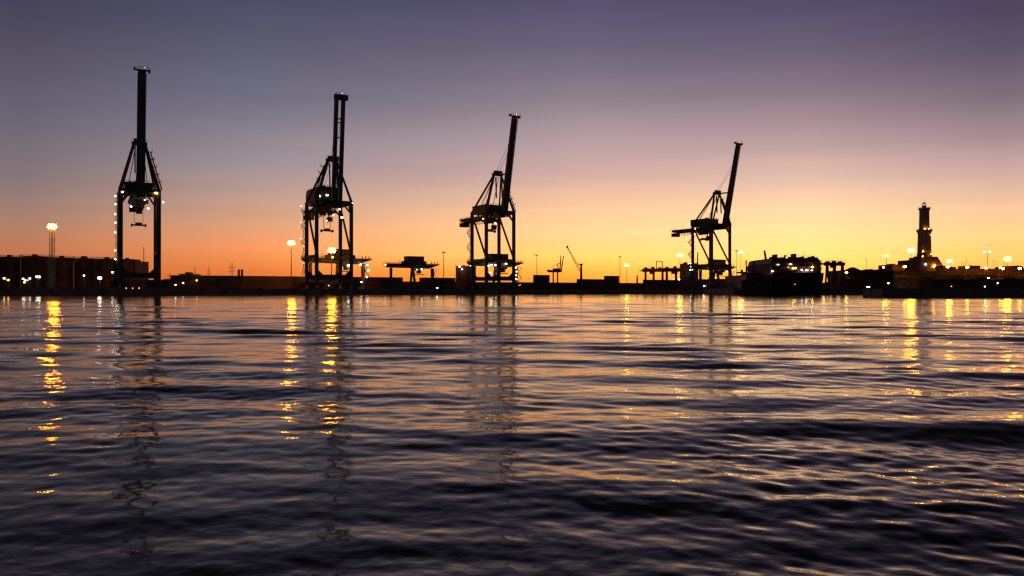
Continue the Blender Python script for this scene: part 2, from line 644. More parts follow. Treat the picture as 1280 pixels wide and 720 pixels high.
    for q in (-1, 1):
        fr = MB().beam((q * LX, -LY, TOP - .2), (q * 2.3, AY, AZ), 1.25, 1.25, .95, .95)
        fo = fr.build('frame_leg', cm, t)
        MB().beam((q * LX, LY, TOP - .2), (q * 2.3, AY, AZ), .85, .85).build('backstay', cm, t)
        MB().beam((q * 4.4, 9, TOP + 1), (q * 1.4, AY + .5, AZ), .28).build('tie_rod', M['rope'], t)
        MB().beam((q * 1.9, AY - 1.4, AZ - 1.5), (q * 1.9, AY - 2.0, AZ - 13.5), .55, .7).build('hanging_link', cm, t)
        fl = MB()
        n = 6
        if (q == 1) != (kind == 'twin'):
            for k in range(1, n):
                pnt = Vector((q * LX, -LY, TOP)).lerp(Vector((q * 2.3, AY, AZ)), k / n) + Vector((q * 1.3, 0, 0))
                ex = 1.5 if kind == 'twin' else .7
                fl.box(pnt.x - ex, pnt.x + ex, pnt.y - .9, pnt.y + .9, pnt.z, pnt.z + .14)
                fl.rail([(pnt.x + q * ex, pnt.y - .9, pnt.z), (pnt.x + q * ex, pnt.y + .9, pnt.z)], 1.1, .1)
                pn = Vector((q * LX, -LY, TOP)).lerp(Vector((q * 2.3, AY, AZ)), (k - 1) / n) + Vector((q * 1.3, 0, 0))
                fl.beam(pn, pnt, .3, .5)
            fl.build('ladder', M['steel'], fo)
    ap = MB().box(-3.2, 3.2, AY - .9, AY + .9, AZ - .6, AZ + .9)
    ap.tube((-2.4, AY - .6, AZ + 1.5), (2.4, AY - .6, AZ + 1.5), .8, n=14)
    ap.rail([(-3.1, AY - .8, AZ + .9), (3.1, AY - .8, AZ + .9), (3.1, AY + .8, AZ + .9)], 1.2, .09)
    ap.beam((0, AY, AZ + .9), (0, AY, AZ + 3.2), .12)
    ap.build('apex_frame', cm, t)
    # boom, raised
    BH = Vector((0, -12.2, TOP - 3.2))
    BT = Vector((0, -12.2 - math.tan(lean) * (tip - 43), tip))
    d = (BT - BH).normalized()
    yv = Vector((1, 0, 0)).cross(d)

    def bp_(s, x, off=0):
        return BH.lerp(BT, s) + Vector((x, 0, 0)) + yv * off
    bo = MB()
    if kind == 'twin':
        for q in (-1, 1):
            bo.beam(bp_(0, q * 1.75), bp_(1, q * 1.75), 1.55, 2.3)
        for s in (.02, .25, .43, .445, .62, .755, .79, .97):
            bo.beam(bp_(s, -1.2), bp_(s, 1.2), .55 if s not in (.43, .445, .79) else 1.1, .5)
        for k in range(10):
            s0, s1 = .03 + k * .037, .03 + (k + 1) * .037
            q = 1 if k % 2 else -1
            bo.beam(bp_(s0, -q * 1.1), bp_(s1, q * 1.1), .28)
    else:
        bo.beam(BH, BT, 3.3, 2.3, 3.1, 1.3)
        for s in np.linspace(.04, .96, 24):
            for q in (-1, 1):
                bo.beam(bp_(s, q * 1.66, -.8), bp_(s, q * 1.66, .8), .12, .16)
    for q in (-1, 1):
        bo.beam(bp_(.02, q * 1.7, 1.3), bp_(.98, q * 1.7, .9), .18, .3)
    bm_ = bo.build('boom', cm, t)
    tp = MB()
    if kind == 'twin':
        tp.beam(BT + Vector((-2.8, 0, -.9)), BT + Vector((3.9, 0, -.9)), 2.4, 2.5)
        tp.rail([BT + Vector((-2.6, 0, .4)), BT + Vector((3.4, 0, .4))], 1., .09)
    else:
        tp.beam(BT + Vector((-3.2, 0, .1)), BT + Vector((3.2, 0, .1)), 2.0, .35)
        tp.box(BT.x - 3.3, BT.x - 2.6, BT.y - .9, BT.y + .9, BT.z + .28, BT.z + .9)
        tp.box(BT.x + 2.5, BT.x + 3.3, BT.y - .9, BT.y + .9, BT.z - .8, BT.z + .5)
        tp.rail([BT + Vector((-3, -1, .3)), BT + Vector((3, -1, .3))], 1., .09)
        MB().beam(bp_(.945, 0, -.82), bp_(.98, 0, -.82), 2.1, .1).build('pale_panel', M['pale'], bm_)
    tpo = tp.build('tip_platform', M['crane_dark'], bm_)
    MB().box(BT.x + 1., BT.x + 1.22, BT.y - .11, BT.y + .11, BT.z + 1.2, BT.z + 1.42).build('marker_lamp', M['white_dim'], tpo)
    hb = MB()
    for q in (-1, 1):
        hb.prism([(-11.5, TOP - 4.1), (-11.5, TOP - 1.2), (-13.2, TOP - 2.2), (-13.2, TOP - 4.1)], q * 2.3 - .2, q * 2.3 + .2, 'x')
        hb.box(q * 2.2 - .5, q * 2.2 + .5, -11.8, -8.9, TOP - 1.7, TOP - .5)
    hb.box(-LX, LX, -10.2, -9.25, TOP - 1.4, TOP - .2)
    hb.build('hinge_bracket', cm, t)
    s_l = .42
    MB().beam((0, AY - .9, AZ), bp_(s_l, 0, -1.3), .9, .8).build('latch_arm', cm, t)
    for q in (-1, 1):
        MB().beam((q * .9, AY - .6, AZ + 1.8), bp_(.74, q * .9, -1.3), .13).build('luffing_rope', M['rope'], t)
        MB().beam((q * .5, AY + .3, AZ + 1.5), (q * .8, 12, z1), .13).build('luffing_rope', M['rope'], t)
    # trolley, cab, spreader
    ty = trolley_y
    tr = MB().box(-4.0, 4.0, ty - 3, ty + 3, TOP - 5.6, TOP - 4.2)
    tr.box(-3.2, -1.2, ty - 2.4, ty + 2.2, TOP - 6.9, TOP - 5.6).box(.8, 2.6, ty - 2, ty + 2, TOP - 6.5, TOP - 5.6)
    tr.rail([(-3.9, ty - 3, TOP - 4.2), (3.9, ty - 3, TOP - 4.2)], 1.1, .1)
    tr.build('trolley', M['crane_dark'], t)
    cb = MB().prism([(ty - 5.4, TOP - 10.4), (ty - 3.4, TOP - 10.8), (ty - 3.2, TOP - 8), (ty - 5.7, TOP - 8)], -1.3, 1.2, 'x')
    cb.beam((-.3, ty - 4, TOP - 8), (-.3, ty - 3, TOP - 4.4), .5)
    cbo = cb.build('operator_cab', M['house'], t)
    MB().box(-1.1, 1., ty - 5.78, ty - 5.66, TOP - 9.8, TOP - 8.3).build('window', M['glass'], cbo)
    sp = MB().box(-3.0, 3.0, ty - .6, ty + .6, spread_z, spread_z + .7)
    sp.box(-1.4, 1.4, ty - .9, ty + .9, spread_z + .7, spread_z + 1.5)
    for q in (-1, 1):
        sp.box(q * 2.95 - .25, q * 2.95 + .25, ty - 1.2, ty + 1.2, spread_z - .45, spread_z + .9)
    sp.build('spreader', M['crane_dark'], t)
    rp_ = MB()
    for q in (-1, 1):
        for e in (-.5, .5):
            rp_.beam((q * 1.8, ty + e, spread_z + 1.4), (q * 1.8, ty + e, TOP - 5.6), .12)
    rp_.build('hoist_rope', M['rope'], t)
    # stair tower on the landward left leg, floodlights
    stairs(t, -LX - (1.5 if LX > 8.5 else .9), LY, 7.4, TOP - 1, stair_lamps, lampm)
    for (x, y, z, m_, sz) in floods:
        sz *= .72
        MB().box(x - sz, x + sz, y - .3, y + .3, z - sz * .7, z + sz * .7).build('floodlight', M[m_], t)
    return t


LO = R(13.2)
make_crane(173.3, 'leftmost container crane, seen head-on, solid boom straight up, spreader hanging between its legs',
           'box', LO, (0, 1, 3, 4, 5, 6, 7), [(6.6, -9.6, 43.4, 'sodium_dim', .9), (9.6, -8.5, 39.4, 'white', .32), (-3.4, -5, 37.2, 'white', .4),
                                           (.8, -4, 36.4, 'white', .35), (3.6, -5, 36.6, 'white', .45), (2., -9, 40., 'white_dim', .4),
                                           (-7, -9.3, 43, 'white_dim', .5)], 29, 1, M['white'], 7.75, 94.2, R(-3))
make_crane(411, 'second container crane from the left, with a twin girder boom and tall rounded machinery house',
           'twin', R(5.5), (0, 2, 3, 5, 7), [(-5.5, -1.8, 47.5, 'white', .45), (-1.5, -1.8, 48.2, 'white_dim', .7), (3.8, -9.4, 36.4, 'sodium_dim', .7),
                                           (2.5, -9.6, 40.5, 'white_dim', .5), (.5, -5.6, 38., 'white_dim', .4), (-2, -3, 35, 'white_dim', .35),
                                           (9, -10.2, 44, 'white_dim', .3)], 30, 3, M['white_dim'], 9.0, 96.2)
make_crane(616, 'third container crane from the left, boom leaning right, dark bay block at its foot',
           'box', LO, (0,), [(-7.4, -2.2, 44.2, 'sodium_dim', .8), (-3, 6, 41, 'sodium_dim', .5), (2.6, 1, 40.4, 'sodium_dim', .5), (-2, -6, 38, 'white_dim', .4)],
           33.5, 3, M['white_dim'], 9.0, 95.4)
make_crane(889, 'rightmost container crane, farthest along the quay, solid boom leaning right against the yellow sky',
           'box', LO, (0, 1, 5), [(-7.5, 8, 42., 'white_dim', .5), (-2, 7, 38.4, 'sodium_dim', .4), (0, 16, 39.5, 'sodium_dim', .4)],
           34.5, 7, M['white_dim'], 9.0, 96.6)

# ------------------------------------------------------------------ yard gantries
def make_gantry():
    t = thing('yard_gantry', '', 'gantry crane', (0, 0, QZ), PHI, 'yard gantry cranes behind the quay')
    g = MB().prism([(-20.5, 17.4), (-18.5, 15.4), (13, 14.9), (21, 17.6), (21, 18.2), (-20.5, 18.2)], -1.3, 1.3)
    g.box(-20, 20.5, -2.6, -1.35, 17.6, 17.75)
    g.rail([(-20.4, -2.55, 17.7), (20.4, -2.55, 17.7)], 1.1, .1, 1.8)
    g.rail([(-20.4, 1.2, 18.2), (-5, 1.2, 18.2)], 1.1, .1, 1.8)
    for k in range(3):
        g.beam((15.4 + k * 2.2, 0, 18.2), (15.4 + k * 2.2, 0, 19.9), .4)
    g.build('girder', M['crane_dark'], t)
    for x, w_ in ((-15.5, 1.3), (16, 1.8)):
        l = MB().beam((x, 0, 1.2), (x, 0, 15.2), w_ * .85, 1.5, w_ * 1.15, 2.)
        l.box(x - 1.2, x + 1.2, -5, 5, .4, 1.2)
        l.build('leg', M['crane'], t)
    for q in (-1, 1):
        l = MB().beam((1 + q * .3, q * 5.0, 1.2), (.6, q * .9, 15.1), 1.4, 1.4)
        l.box(-.2 + q * .3, 2.2 + q * .3, q * 5 - 1.4, q * 5 + 1.4, .4, 1.2)
        l.build('leg', M['crane'], t)
    bg_ = MB()
    for x in (-15.5, 1, 16):
        for y in (-4.2, 4.2):
            bg_.tube((x - .3, y, .4), (x + .3, y, .4), .4, n=12)
    bg_.build('wheels', M['rubber'], t)
    h = MB().box(-4.4, 8.2, -3.2, 3.4, 18.2, 23.2).box(-4.7, 8.5, -3.5, 3.7, 23.2, 23.45)
    h.box(-7, -4.4, -2, 2, 18.2, 20).box(8.2, 10.6, -2, 2, 18.2, 20.2)
    h.beam((-8.8, 0, 18.2), (-8.8, 0, 21), .3)
    ho = h.build('machinery_house', M['house'], t)
    for k in range(4):
        MB().box(-3 + k * 2.9, -1.6 + k * 2.9, -3.27, -3.15, 20.2, 21.4).build('window', M['glass'], ho)
    tr = MB().box(2.5, 8, -2.4, 2.4, 13.6, 14.85).box(4.4, 6.6, -1.6, 1.6, 11.4, 13.6).box(1.2, 9.6, -.5, .5, 10.4, 10.9)
    for q in (2.2, 8.4):
        tr.beam((q, 0, 10.9), (q + (.6 if q < 5 else -.6), 0, 13.7), .14)
    tr.build('trolley', M['crane_dark'], t)
    st = MB()
    for k in range(4):
        s = 1 if k % 2 else -1
        st.beam((18 - 1.3 * s, -1.2, 1.2 + 3.4 * k), (18 + 1.3 * s, -1.2, 4.6 + 3.4 * k), .5, .25)
        st.box(16.6, 19.6, -1.8, -.7, 4.55 + 3.4 * k, 4.66 + 3.4 * k)
    st.build('stairs', M['steel'], t)
    return t


GL = [
    (514.5, 560, 'free-standing yard gantry with three clear legs, alone between the second and third tall cranes'),
    (421, 465, 'yard gantry with a big cabin seen through the legs of the second tall crane'),
    (619, 523, 'yard gantry whose beam runs behind the legs of the third tall crane'),
    (894, 618, 'yard gantry standing behind the legs of the rightmost tall crane'),
]
g0 = make_gantry()
gl = []
for i, (px, Yd, lb) in enumerate(GL):
    g = g0 if i == 0 else copy_tree(g0)
    gl.append(g)
for g, (px, Yd, lb) in zip(gl, GL):
    g.location = ((px - 640) / F * Yd, Yd, QZ)
    g['label'] = lb
for g, lamps in zip(gl, (
        [(6.6, -2.6, 14.3, 'white', .42), (-20.3, -1.6, 17.2, 'sodium_dim', .45), (1.5, -5.9, 14., 'white_dim', .3)],
        [(6.2, -2.7, 14., 'white', .6), (13.4, -3, 14.6, 'white', .4), (18, -2.2, 14.5, 'white', .4), (18.6, -2.2, 11.3, 'white_dim', .5),
         (17.6, -2.2, 7.4, 'white_dim', .5), (-3.8, -3.4, 18.6, 'sodium_dim', .5)],
        [(-1.6, -2.8, 16, 'white', .42), (-4.3, -2.8, 16, 'white', .42), (-6.7, -2.8, 15.5, 'white', .4), (6.6, -2.8, 17, 'white', .4),
         (-5, -2.8, 11, 'white', .4), (-5, -2.8, 9, 'white_dim', .4), (14.2, -2.4, 14.6, 'white', .4), (15, -2.4, 12, 'white_dim', .45),
         (14.4, -2.4, 9.5, 'white_dim', .5), (14.7, -2.4, 7, 'white_dim', .5)],
        [(9.3, -3.3, 18.8, 'white_dim', .5), (-2., -3.3, 18.6, 'white_dim', .35), (9.5, -3, 14.4, 'white_dim', .45), (-8, -2.9, 16.8, 'white_dim', .5)])):
    for x, y, z, m_, s in lamps:
        MB().box(x - s, x + s, y - .2, y + .2, z - s * .8, z + s * .8).build('floodlight', M[m_], g)


def small_gantry(px, Yd, wpx, ybeam, label, frame, th_=3.4, lw=1.2):
    s = Yd / F
    p = at(px, 350, Yd)
    p.z = QZ
    t = thing('straddle_gantry', label, 'gantry crane', p, 0, 'small gantries beyond the container yard')
    W = wpx * s / 2
    z1 = zat(ybeam, Yd) - QZ
    z0 = z1 - th_
    g = MB().box(-W, W, -1.2, 1.2, z0, z1).box(-W - 3, -W, -.8, .8, z0 + .6, z0 + 1.6)
    for k in range(3):
        g.box(-W * .8 + k * W * .62, -W * .8 + k * W * .62 + .7 * th_, -1.6, 1.6, z1, z1 + th_ * (.3 + .2 * (k % 2)))
    g.rail([(-W, -1.1, z1), (W, -1.1, z1)], 1.2, .12, 2)
    g.build('girder', M['rust'], t)
    for x in (-W * .72, 0, W * .8):
        l = MB().beam((x, -3, .3), (x, -.4, z0), lw, lw, lw * 1.5, lw * 1.3).beam((x, 3, .3), (x, .4, z0), lw, lw, lw * 1.5, lw * 1.3)
        l.box(x - .9, x + .9, -4, 4, .05, .8)
        l.build('leg', M['rust'], t)
    tr = MB().box(-W * .35, W * .1, -1.5, 1.5, z0 - th_ * .6, z0)
    tr.build('trolley', M['crane_dark'], t)
    if frame:
        a = MB()
        zt = zat(327, Yd) - QZ
        a.beam((W * .25, 0, z1), (W * .25, 0, zt), .7).beam((W * .78, 0, z1), (W * .78, 0, zt), .7).beam((W * .25 - .35, 0, zt), (W * .78 + .35, 0, zt), .7)
        a.build('hoist_frame', M['rust'], t)
    return t


small_gantry(817, 760, 28, 335.5, 'small gantry with a square hoist frame on top, left of the rightmost tall crane', True)
small_gantry(845, 720, 32, 335, 'low gantry with thick arched legs just left of the rightmost tall crane', False)
small_gantry(1043, 470, 25, 328, 'rusty gantry with open legs right beside the big moored ship', False, 2.0, .75)

# ------------------------------------------------------------------ distant portal crane and mobile cranes
def far_sts():
    Yd = 900
    s = Yd / F
    t = thing('portal_crane', 'small far-off crane with two upright boom girders beyond the container stacks', 'crane', at(694, 350, Yd), 0)
    t.location.z = QZ
    k = s

    def P(px, py, y=0):
        return ((px - 694) * k, y, zat(py, Yd) - QZ)
    for px in (691.5, 697):
        for y in (-5, 5):
            MB().beam(P(px, 363, y), P(px, 337, y), 1.1).build('leg', M['rust'], t)
    MB().box(P(685, 0)[0], P(701, 0)[0], -2, 2, zat(340.5, Yd) - QZ, zat(337.5, Yd) - QZ).build('girder', M['rust'], t)
    MB().box(P(691, 0)[0], P(699, 0)[0], -3, 3, zat(337.5, Yd) - QZ, zat(335.5, Yd) - QZ).build('machinery_house', M['house'], t)
    b_ = MB()
    for dx, y in ((0, -3), (3.6, 3)):
        b_.beam(P(699.5 + dx * .6, 340, y), P(701 + dx, 319.5, y), 1.5, 1.5, 1., 1.)
    b_.beam(P(699.5, 330, -3), P(703.5, 330, 3), .7)
    b_.build('boom', M['rust'], t)
    a = MB().beam(P(697.5, 337), P(697, 329.5), .9).beam(P(697, 329.5), P(700.3, 329), .6).beam(P(686, 337), P(697, 330), .4)
    a.build('frame_leg', M['rust'], t)
    MB().beam(P(684, 337, 0), P(686.5, 340, 0), 2.4, 2).build('backreach_platform', M['rust'], t)


far_sts()


def mobile_crane(name, label, Yd, pts, tower, wtip):
    base = at(tower[0], 350, Yd)
    base.z = QZ
    t = thing(name, label, 'crane', base)
    k = Yd / F

    def P(px, py, y=0):
        return Vector(((px - tower[0]) * k, y, zat(py, Yd) - QZ))
    ch = MB().box(-5, 5, -3.5, 3.5, .9, 2.6)
    for x in (-3.6, -1.2, 1.2, 3.6):
        ch.tube((x, -3.7, .7), (x, 3.7, .7), .7, n=12)
    for q in (-1, 1):
        ch.box(q * 5.5 - 1, q * 5.5 + 1, -6, 6, .05, .7)
    ch.build('chassis', M['rubber'], t)
    tw = MB().beam((0, 0, 2.6), P(tower[0], tower[1]), 2.4, 2.4, 1.5, 1.5)
    tp = P(tower[0], tower[1])
    tw.box(-2.4, 1.6, -1.1, 1.1, tp.z - .4, tp.z + .6)
    tw.build('tower', M['rust'], t)
    MB().box(-2.2, 4.6, -2.3, 2.3, 2.7, 6.2).build('machinery_house', M['house'], t)
    bo = MB()
    a, b_ = P(*pts[0]), P(*pts[1])
    for q in (-.7, .7):
        for e in (-.7, .7):
            bo.beam(a + Vector((q, e, 0)), b_ + Vector((q * wtip, e * wtip, 0)), .32)
    n = 14
    for i in range(n):
        c0, c1 = a.lerp(b_, i / n), a.lerp(b_, (i + 1) / n)
        w0 = .7 * (1 - (1 - wtip) * i / n)
        q = 1 if i % 2 else -1
        bo.beam(c0 + Vector((-q * w0, -w0, 0)), c1 + Vector((q * w0, -w0, 0)), .2)
        bo.beam(c0 + Vector((w0, -q * w0, 0)), c1 + Vector((w0, q * w0, 0)), .2)
    bo.ball(b_, 1.0)
    bo.build('boom', M['rust'], t)
    MB().beam(tp + Vector((-2, 0, 0)), a.lerp(b_, .55), .14).build('luffing_rope', M['rope'], t)
    MB().beam(b_, b_ - Vector((0, 0, 6)), .12).build('hoist_rope', M['rope'], t)
    return t


mobile_crane('harbour_crane', 'mobile harbour crane with long thin boom slanting up left, between two tall cranes', 690,
             [(725.5, 339.5), (709, 308.5)], (726.5, 330.5), .45)


def luffer():
    Yd = 436
    t = thing('deck_crane', 'dark crane with bent boom pointing almost straight up, between small ship and big ship', 'crane', at(961, 350, Yd))
    t.location.z = QZ
    k = Yd / F

    def P(px, py, y=0):
        return Vector(((px - 961) * k, y, zat(py, Yd) - QZ))
    MB().beam(P(961, 363), P(961, 338), 3.4, 3.4, 2.6, 2.6).build('pedestal', M['hull_red'], t)
    MB().box(-2.2, 2.6, -2, 2, P(0, 341).z, P(0, 333).z).build('machinery_house', M['hull_red'], t)
    MB().beam(P(959.8, 341), P(957.6, 326), 1.6, 1.4, 1.1, 1.1).beam(P(957.6, 326.4), P(955.6, 313), 1.05, 1.05, .8, .8).build('boom', M['rust'], t)
    MB().beam(P(962, 333.5), P(957.4, 325), .35).build('luffing_rope', M['rope'], t)


luffer()

# ------------------------------------------------------------------ container stacks
segs = [(150, 165, 2), (165, 206, 2), (206, 224, 2), (224, 294, 3), (294, 299, 2), (299, 498, 3), (498, 519, 2), (519, 568, 3), (568, 664, 2), (664, 681, 4),
        (681, 716, 2), (716, 748, 3), (748, 770, 4), (770, 806, 2), (806, 960, 3)]
cme = {}


def container_mesh(i):
    if i not in cme:
        b_ = MB().box(-6.05, 6.05, -1.2, 1.2, .006, 2.588)
        for k in range(30):
            x = -5.8 + k * .4
            for y in (-1.2, 1.2):
                s = 1 if y > 0 else -1
                b_.box(x - .1, x + .1, min(y, y + s * .035), max(y, y + s * .035), .2, 2.4)
        for x in (-6.05, 6.05):
            for y in (-1.2, 1.2):
                b_.box(x - .09, x + .09, y - .09, y + .09, 0, 2.594)
        for y in (-.75, -.3, .3, .75):
            b_.tube((6.1, y, .2), (6.1, y, 2.4), .035, n=6)
        o = b_.build('shipping_container', CONT[i])
        cme[i] = o.data
        C.objects.unlink(o)
        bpy.data.objects.remove(o)
    return cme[i]


V0 = 70
a, c = yard(150, V0), yard(960, V0)
n = round((c - a).length / 12.32)
for i in range(n):
    q = a.lerp(c, (i + .5) / n)
    px = 640 + F * q.x / q.y
    tiers = next((t_ for p0, p1, t_ in segs if p0 <= px < p1), 2)
    seg_place = 'left of the second tall crane' if px <= 384 else ('between the second and third tall cranes' if px < 616 else 'between the third and fourth tall cranes')
    if px > 905:
        seg_place = 'right of the fourth tall crane'
    for k in range(tiers):
        o = bpy.data.objects.new('shipping_container', container_mesh(random.randrange(6)))
        C.objects.link(o)
        o.location = (q.x + random.uniform(-.05, .05), q.y + random.uniform(-.06, .06), QZ + .01 + 2.6 * k)
        o.rotation_euler = (0, 0, PHI)
        pos = 'top tier' if k == tiers - 1 else ('ground tier' if k == 0 else 'middle tiers')
        tag(o, 'dark container, %s of the stacks %s' % (pos, seg_place), 'container', 'stacked containers, %s, %s' % (pos, seg_place))

# ------------------------------------------------------------------ light masts
def light_mast(px, ytop, Yd, label, lit, lattice=False, n=12, rad=1.8, zb=QZ, sz=.5, group='light masts across the terminal'):
    p = at(px, ytop, Yd)
    H = p.z - zb
    t = thing('light_mast', label, 'light mast', (p.x, Yd, zb), 0, group)
    po = MB()
    if lattice:
        for q in (-1, 1):
            for e in (-1, 1):
                po.beam((q * .95, e * .95, 0), (q * .75, e * .75, H - .6), .2)
        m = 16
        for i in range(m):
            z0, z1 = H * i / m, H * (i + 1) / m - .3
            s = 1 if i % 2 else -1
            for e in (-1, 1):
                po.beam((-s * .85, e * .85, z0), (s * .85, e * .85, z1), .08)
                po.beam((e * .85, -s * .85, z0), (e * .85, s * .85, z1), .08)
                po.beam((-.85, e * .85, z1), (.85, e * .85, z1), .08)
    else:
        po.tube((0, 0, 0), (0, 0, H), .34, .17, 12)
        po.box(-.5, .5, -.5, .5, 0, .25)
    po.build('pole', M['steel'], t)
    ring = MB()
    for i in range(n):
        t0, t1 = 2 * math.pi * i / n, 2 * math.pi * (i + 1) / n
        ring.beam((rad * math.cos(t0), rad * math.sin(t0), H), (rad * math.cos(t1), rad * math.sin(t1), H), .2)
        if i % 2 == 0:
            ring.beam((0, 0, H + .05), (rad * math.cos(t0), rad * math.sin(t0), H), .13)
    ro = ring.build('lamp_ring', M['steel'], t)
    for i in range(n):
        t0 = 2 * math.pi * (i + .5) / n
        c, s = math.cos(t0), math.sin(t0)
        up = .75 * sz * (1.6 if i % 2 else -1.6) if n > 6 else 0
        rr = rad * (.72 if i % 2 else 1.)
        f = MB().beam((rr * c * .97, rr * s * .97, H - .3 + up), (rr * c * 1.12, rr * s * 1.12, H - .55 + up), sz * 2.1, sz * 2.3)
        f.build('floodlight', lit or M['glass'], ro)
    return t


light_mast(65, 282, 405, 'lattice light mast with a glaring orange head above the tanks at the left edge', M['sodium_big'], True, 14, 1.6, QZ, .5)
light_mast(364, 302.5, 470, 'tall slender lit mast with an orange head just left of the second tall crane', M['sodium_big'], False, 14, 1.7, QZ, .5)
light_mast(414.5, 312, 440, 'lit orange mast beside the cabin of the gantry under the second tall crane', M['sodium_big'], False, 14, 1.7, QZ, .5)
light_mast(554.5, 315, 545, 'unlit slender mast between the free-standing gantry and the third tall crane', None, False, 6, 1.1, QZ, .25)
light_mast(671, 318.5, 600, 'unlit slender mast just right of the third tall crane', None, False, 6, 1.1, QZ, .25)
light_mast(775, 320.5, 655, 'unlit mast right of the slanting harbour crane, beside a shorter lit one', None, False, 6, 1.1, QZ, .25)
light_mast(783.5, 331, 800, 'shorter lit mast with a yellow head right of an unlit taller mast', M['warm'], False, 12, 1.5)
light_mast(850, 318.5, 720, 'lit mast with a yellow-white head just left of the rightmost tall crane', M['warm'], False, 12, 2.0)
light_mast(921, 313, 640, 'unlit slender mast right of the rightmost tall crane', None, False, 6, 1.2, QZ, .25)
light_mast(926, 314, 760, 'lit mast head shining right beside an unlit mast at the rightmost tall crane', M['warm'], False, 12, 1.8)
light_mast(1108, 319, 620, 'thin lit mast above the long low shed, left of the lighthouse', M['warm'], False, 6, 1.6)
light_mast(1139, 312.5, 760, 'brightest mast, glaring just left of the lighthouse tower', M['sodium_big'], False, 14, 2.4, QZ, .75)
light_mast(1187, 325.8, 800, 'low lit mast first to the right of the lighthouse fort', M['warm'], False, 12, 2.0, QZ, .6)
light_mast(1234.5, 314, 640, 'tall thin mast with pale lamps spread wide, right of the lighthouse', M['white'], False, 6, 2.4, QZ, .3)
light_mast(1259.5, 323, 720, 'glaring lit mast near the right edge, lower than the thin pale one', M['sodium_big'], False, 14, 2.2, QZ, .7)


def pole_thing(name, px, y0, y1, Yd, label, cat='mast', r=.22, cross=(), lean=0, zb=QZ, group=None):
    p = at(px, y0, Yd)
    t = thing(name, label, cat, (p.x, Yd, zb), 0, group)
    H = p.z - zb
    MB().tube((0, 0, 0), (lean, 0, H), r, r * .6, 10).box(-.5, .5, -.5, .5, 0, .3).build('pole', M['steel'], t)
    if cross:
        c_ = MB()
        for f, w_ in cross:
            c_.beam((lean * f - w_, 0, H * f), (lean * f + w_, 0, H * f), r * .8)
            c_.beam((lean * f - w_, 0, H * f - .4), (lean * f - w_, 0, H * f + .8), r * .6)
            c_.beam((lean * f + w_, 0, H * f - .4), (lean * f + w_, 0, H * f + .8), r * .6)
        c_.build('cross_arm', M['steel'], t)
    return t


pole_thing('flagpole', 179.7, 308.5, 350, 420, 'thin bare pole standing between the legs of the leftmost tall crane', 'pole', .24, ((.38, 1.2),))
for px, y, lb in ((211.5, 341, 'short thin aerial right beside the leftmost tall crane'),
                  (243.5, 332, 'short aerial with cross arms on the skyline, first right of the leftmost tall crane'),
                  (261, 333, 'short aerial with cross arms, second right of the leftmost tall crane'),
                  (288.5, 328.5, 'taller aerial of a close pair in the dip between two tall cranes, left one'),
                  (291, 328.5, 'right aerial of the close pair in the dip between two tall cranes')):
    pole_thing('aerial', px, y, 350, 520, lb, 'aerial', .2, ((.82, .9), (.68, 1.4)), 0, QZ, 'aerials on the skyline')
for px, lb in ((298.5, 'left one of two stub chimneys on the dark skyline right of the aerials'),
               (302.5, 'right one of two stub chimneys on the dark skyline right of the aerials')):
    p = at(px, 337, 520)
    c_ = MB().lathe([(.9, 0), (.7, p.z - QZ - .8), (.9, p.z - QZ - .7), (.9, p.z - QZ)], 0, 0, 14).build('chimney', M['brick'])
    c_.location = (p.x, 520, QZ)
    tag(c_, lb, 'chimney', 'stub chimneys')
pole_thing('flagpole', 1084.5, 323.5, 350, 650, 'thin leaning pole above the long low shed', 'pole', .22, ((.97, .7),), -1.2)
pole_thing('aerial', 796.5, 344, 350, 640, 'stumpy post with a rounded top on the containers left of the fourth tall crane', 'post', .9)
pole_thing('flagpole', 871, 315.2, 350, 640, 'thick dark post seen just inside the rightmost crane, left of its middle legs', 'post', .75, (), .8)
for px, y, lb in ((1208.3, 324, 'unlit lamp post with a dark head over the square rooftop block'),
                  (1204.2, 328, 'short roof pole just left of the square rooftop block'),
                  (1242.5, 325, 'faint unlit lamp post between two lit masts at the right'),
                  (1255.5, 323, 'unlit lamp post right beside the glaring mast near the right edge')):
    pole_thing('roof_pole', px, y, 350, 720, lb, 'pole', .2, ((.985, .45),), 0, QZ, 'unlit roof poles')

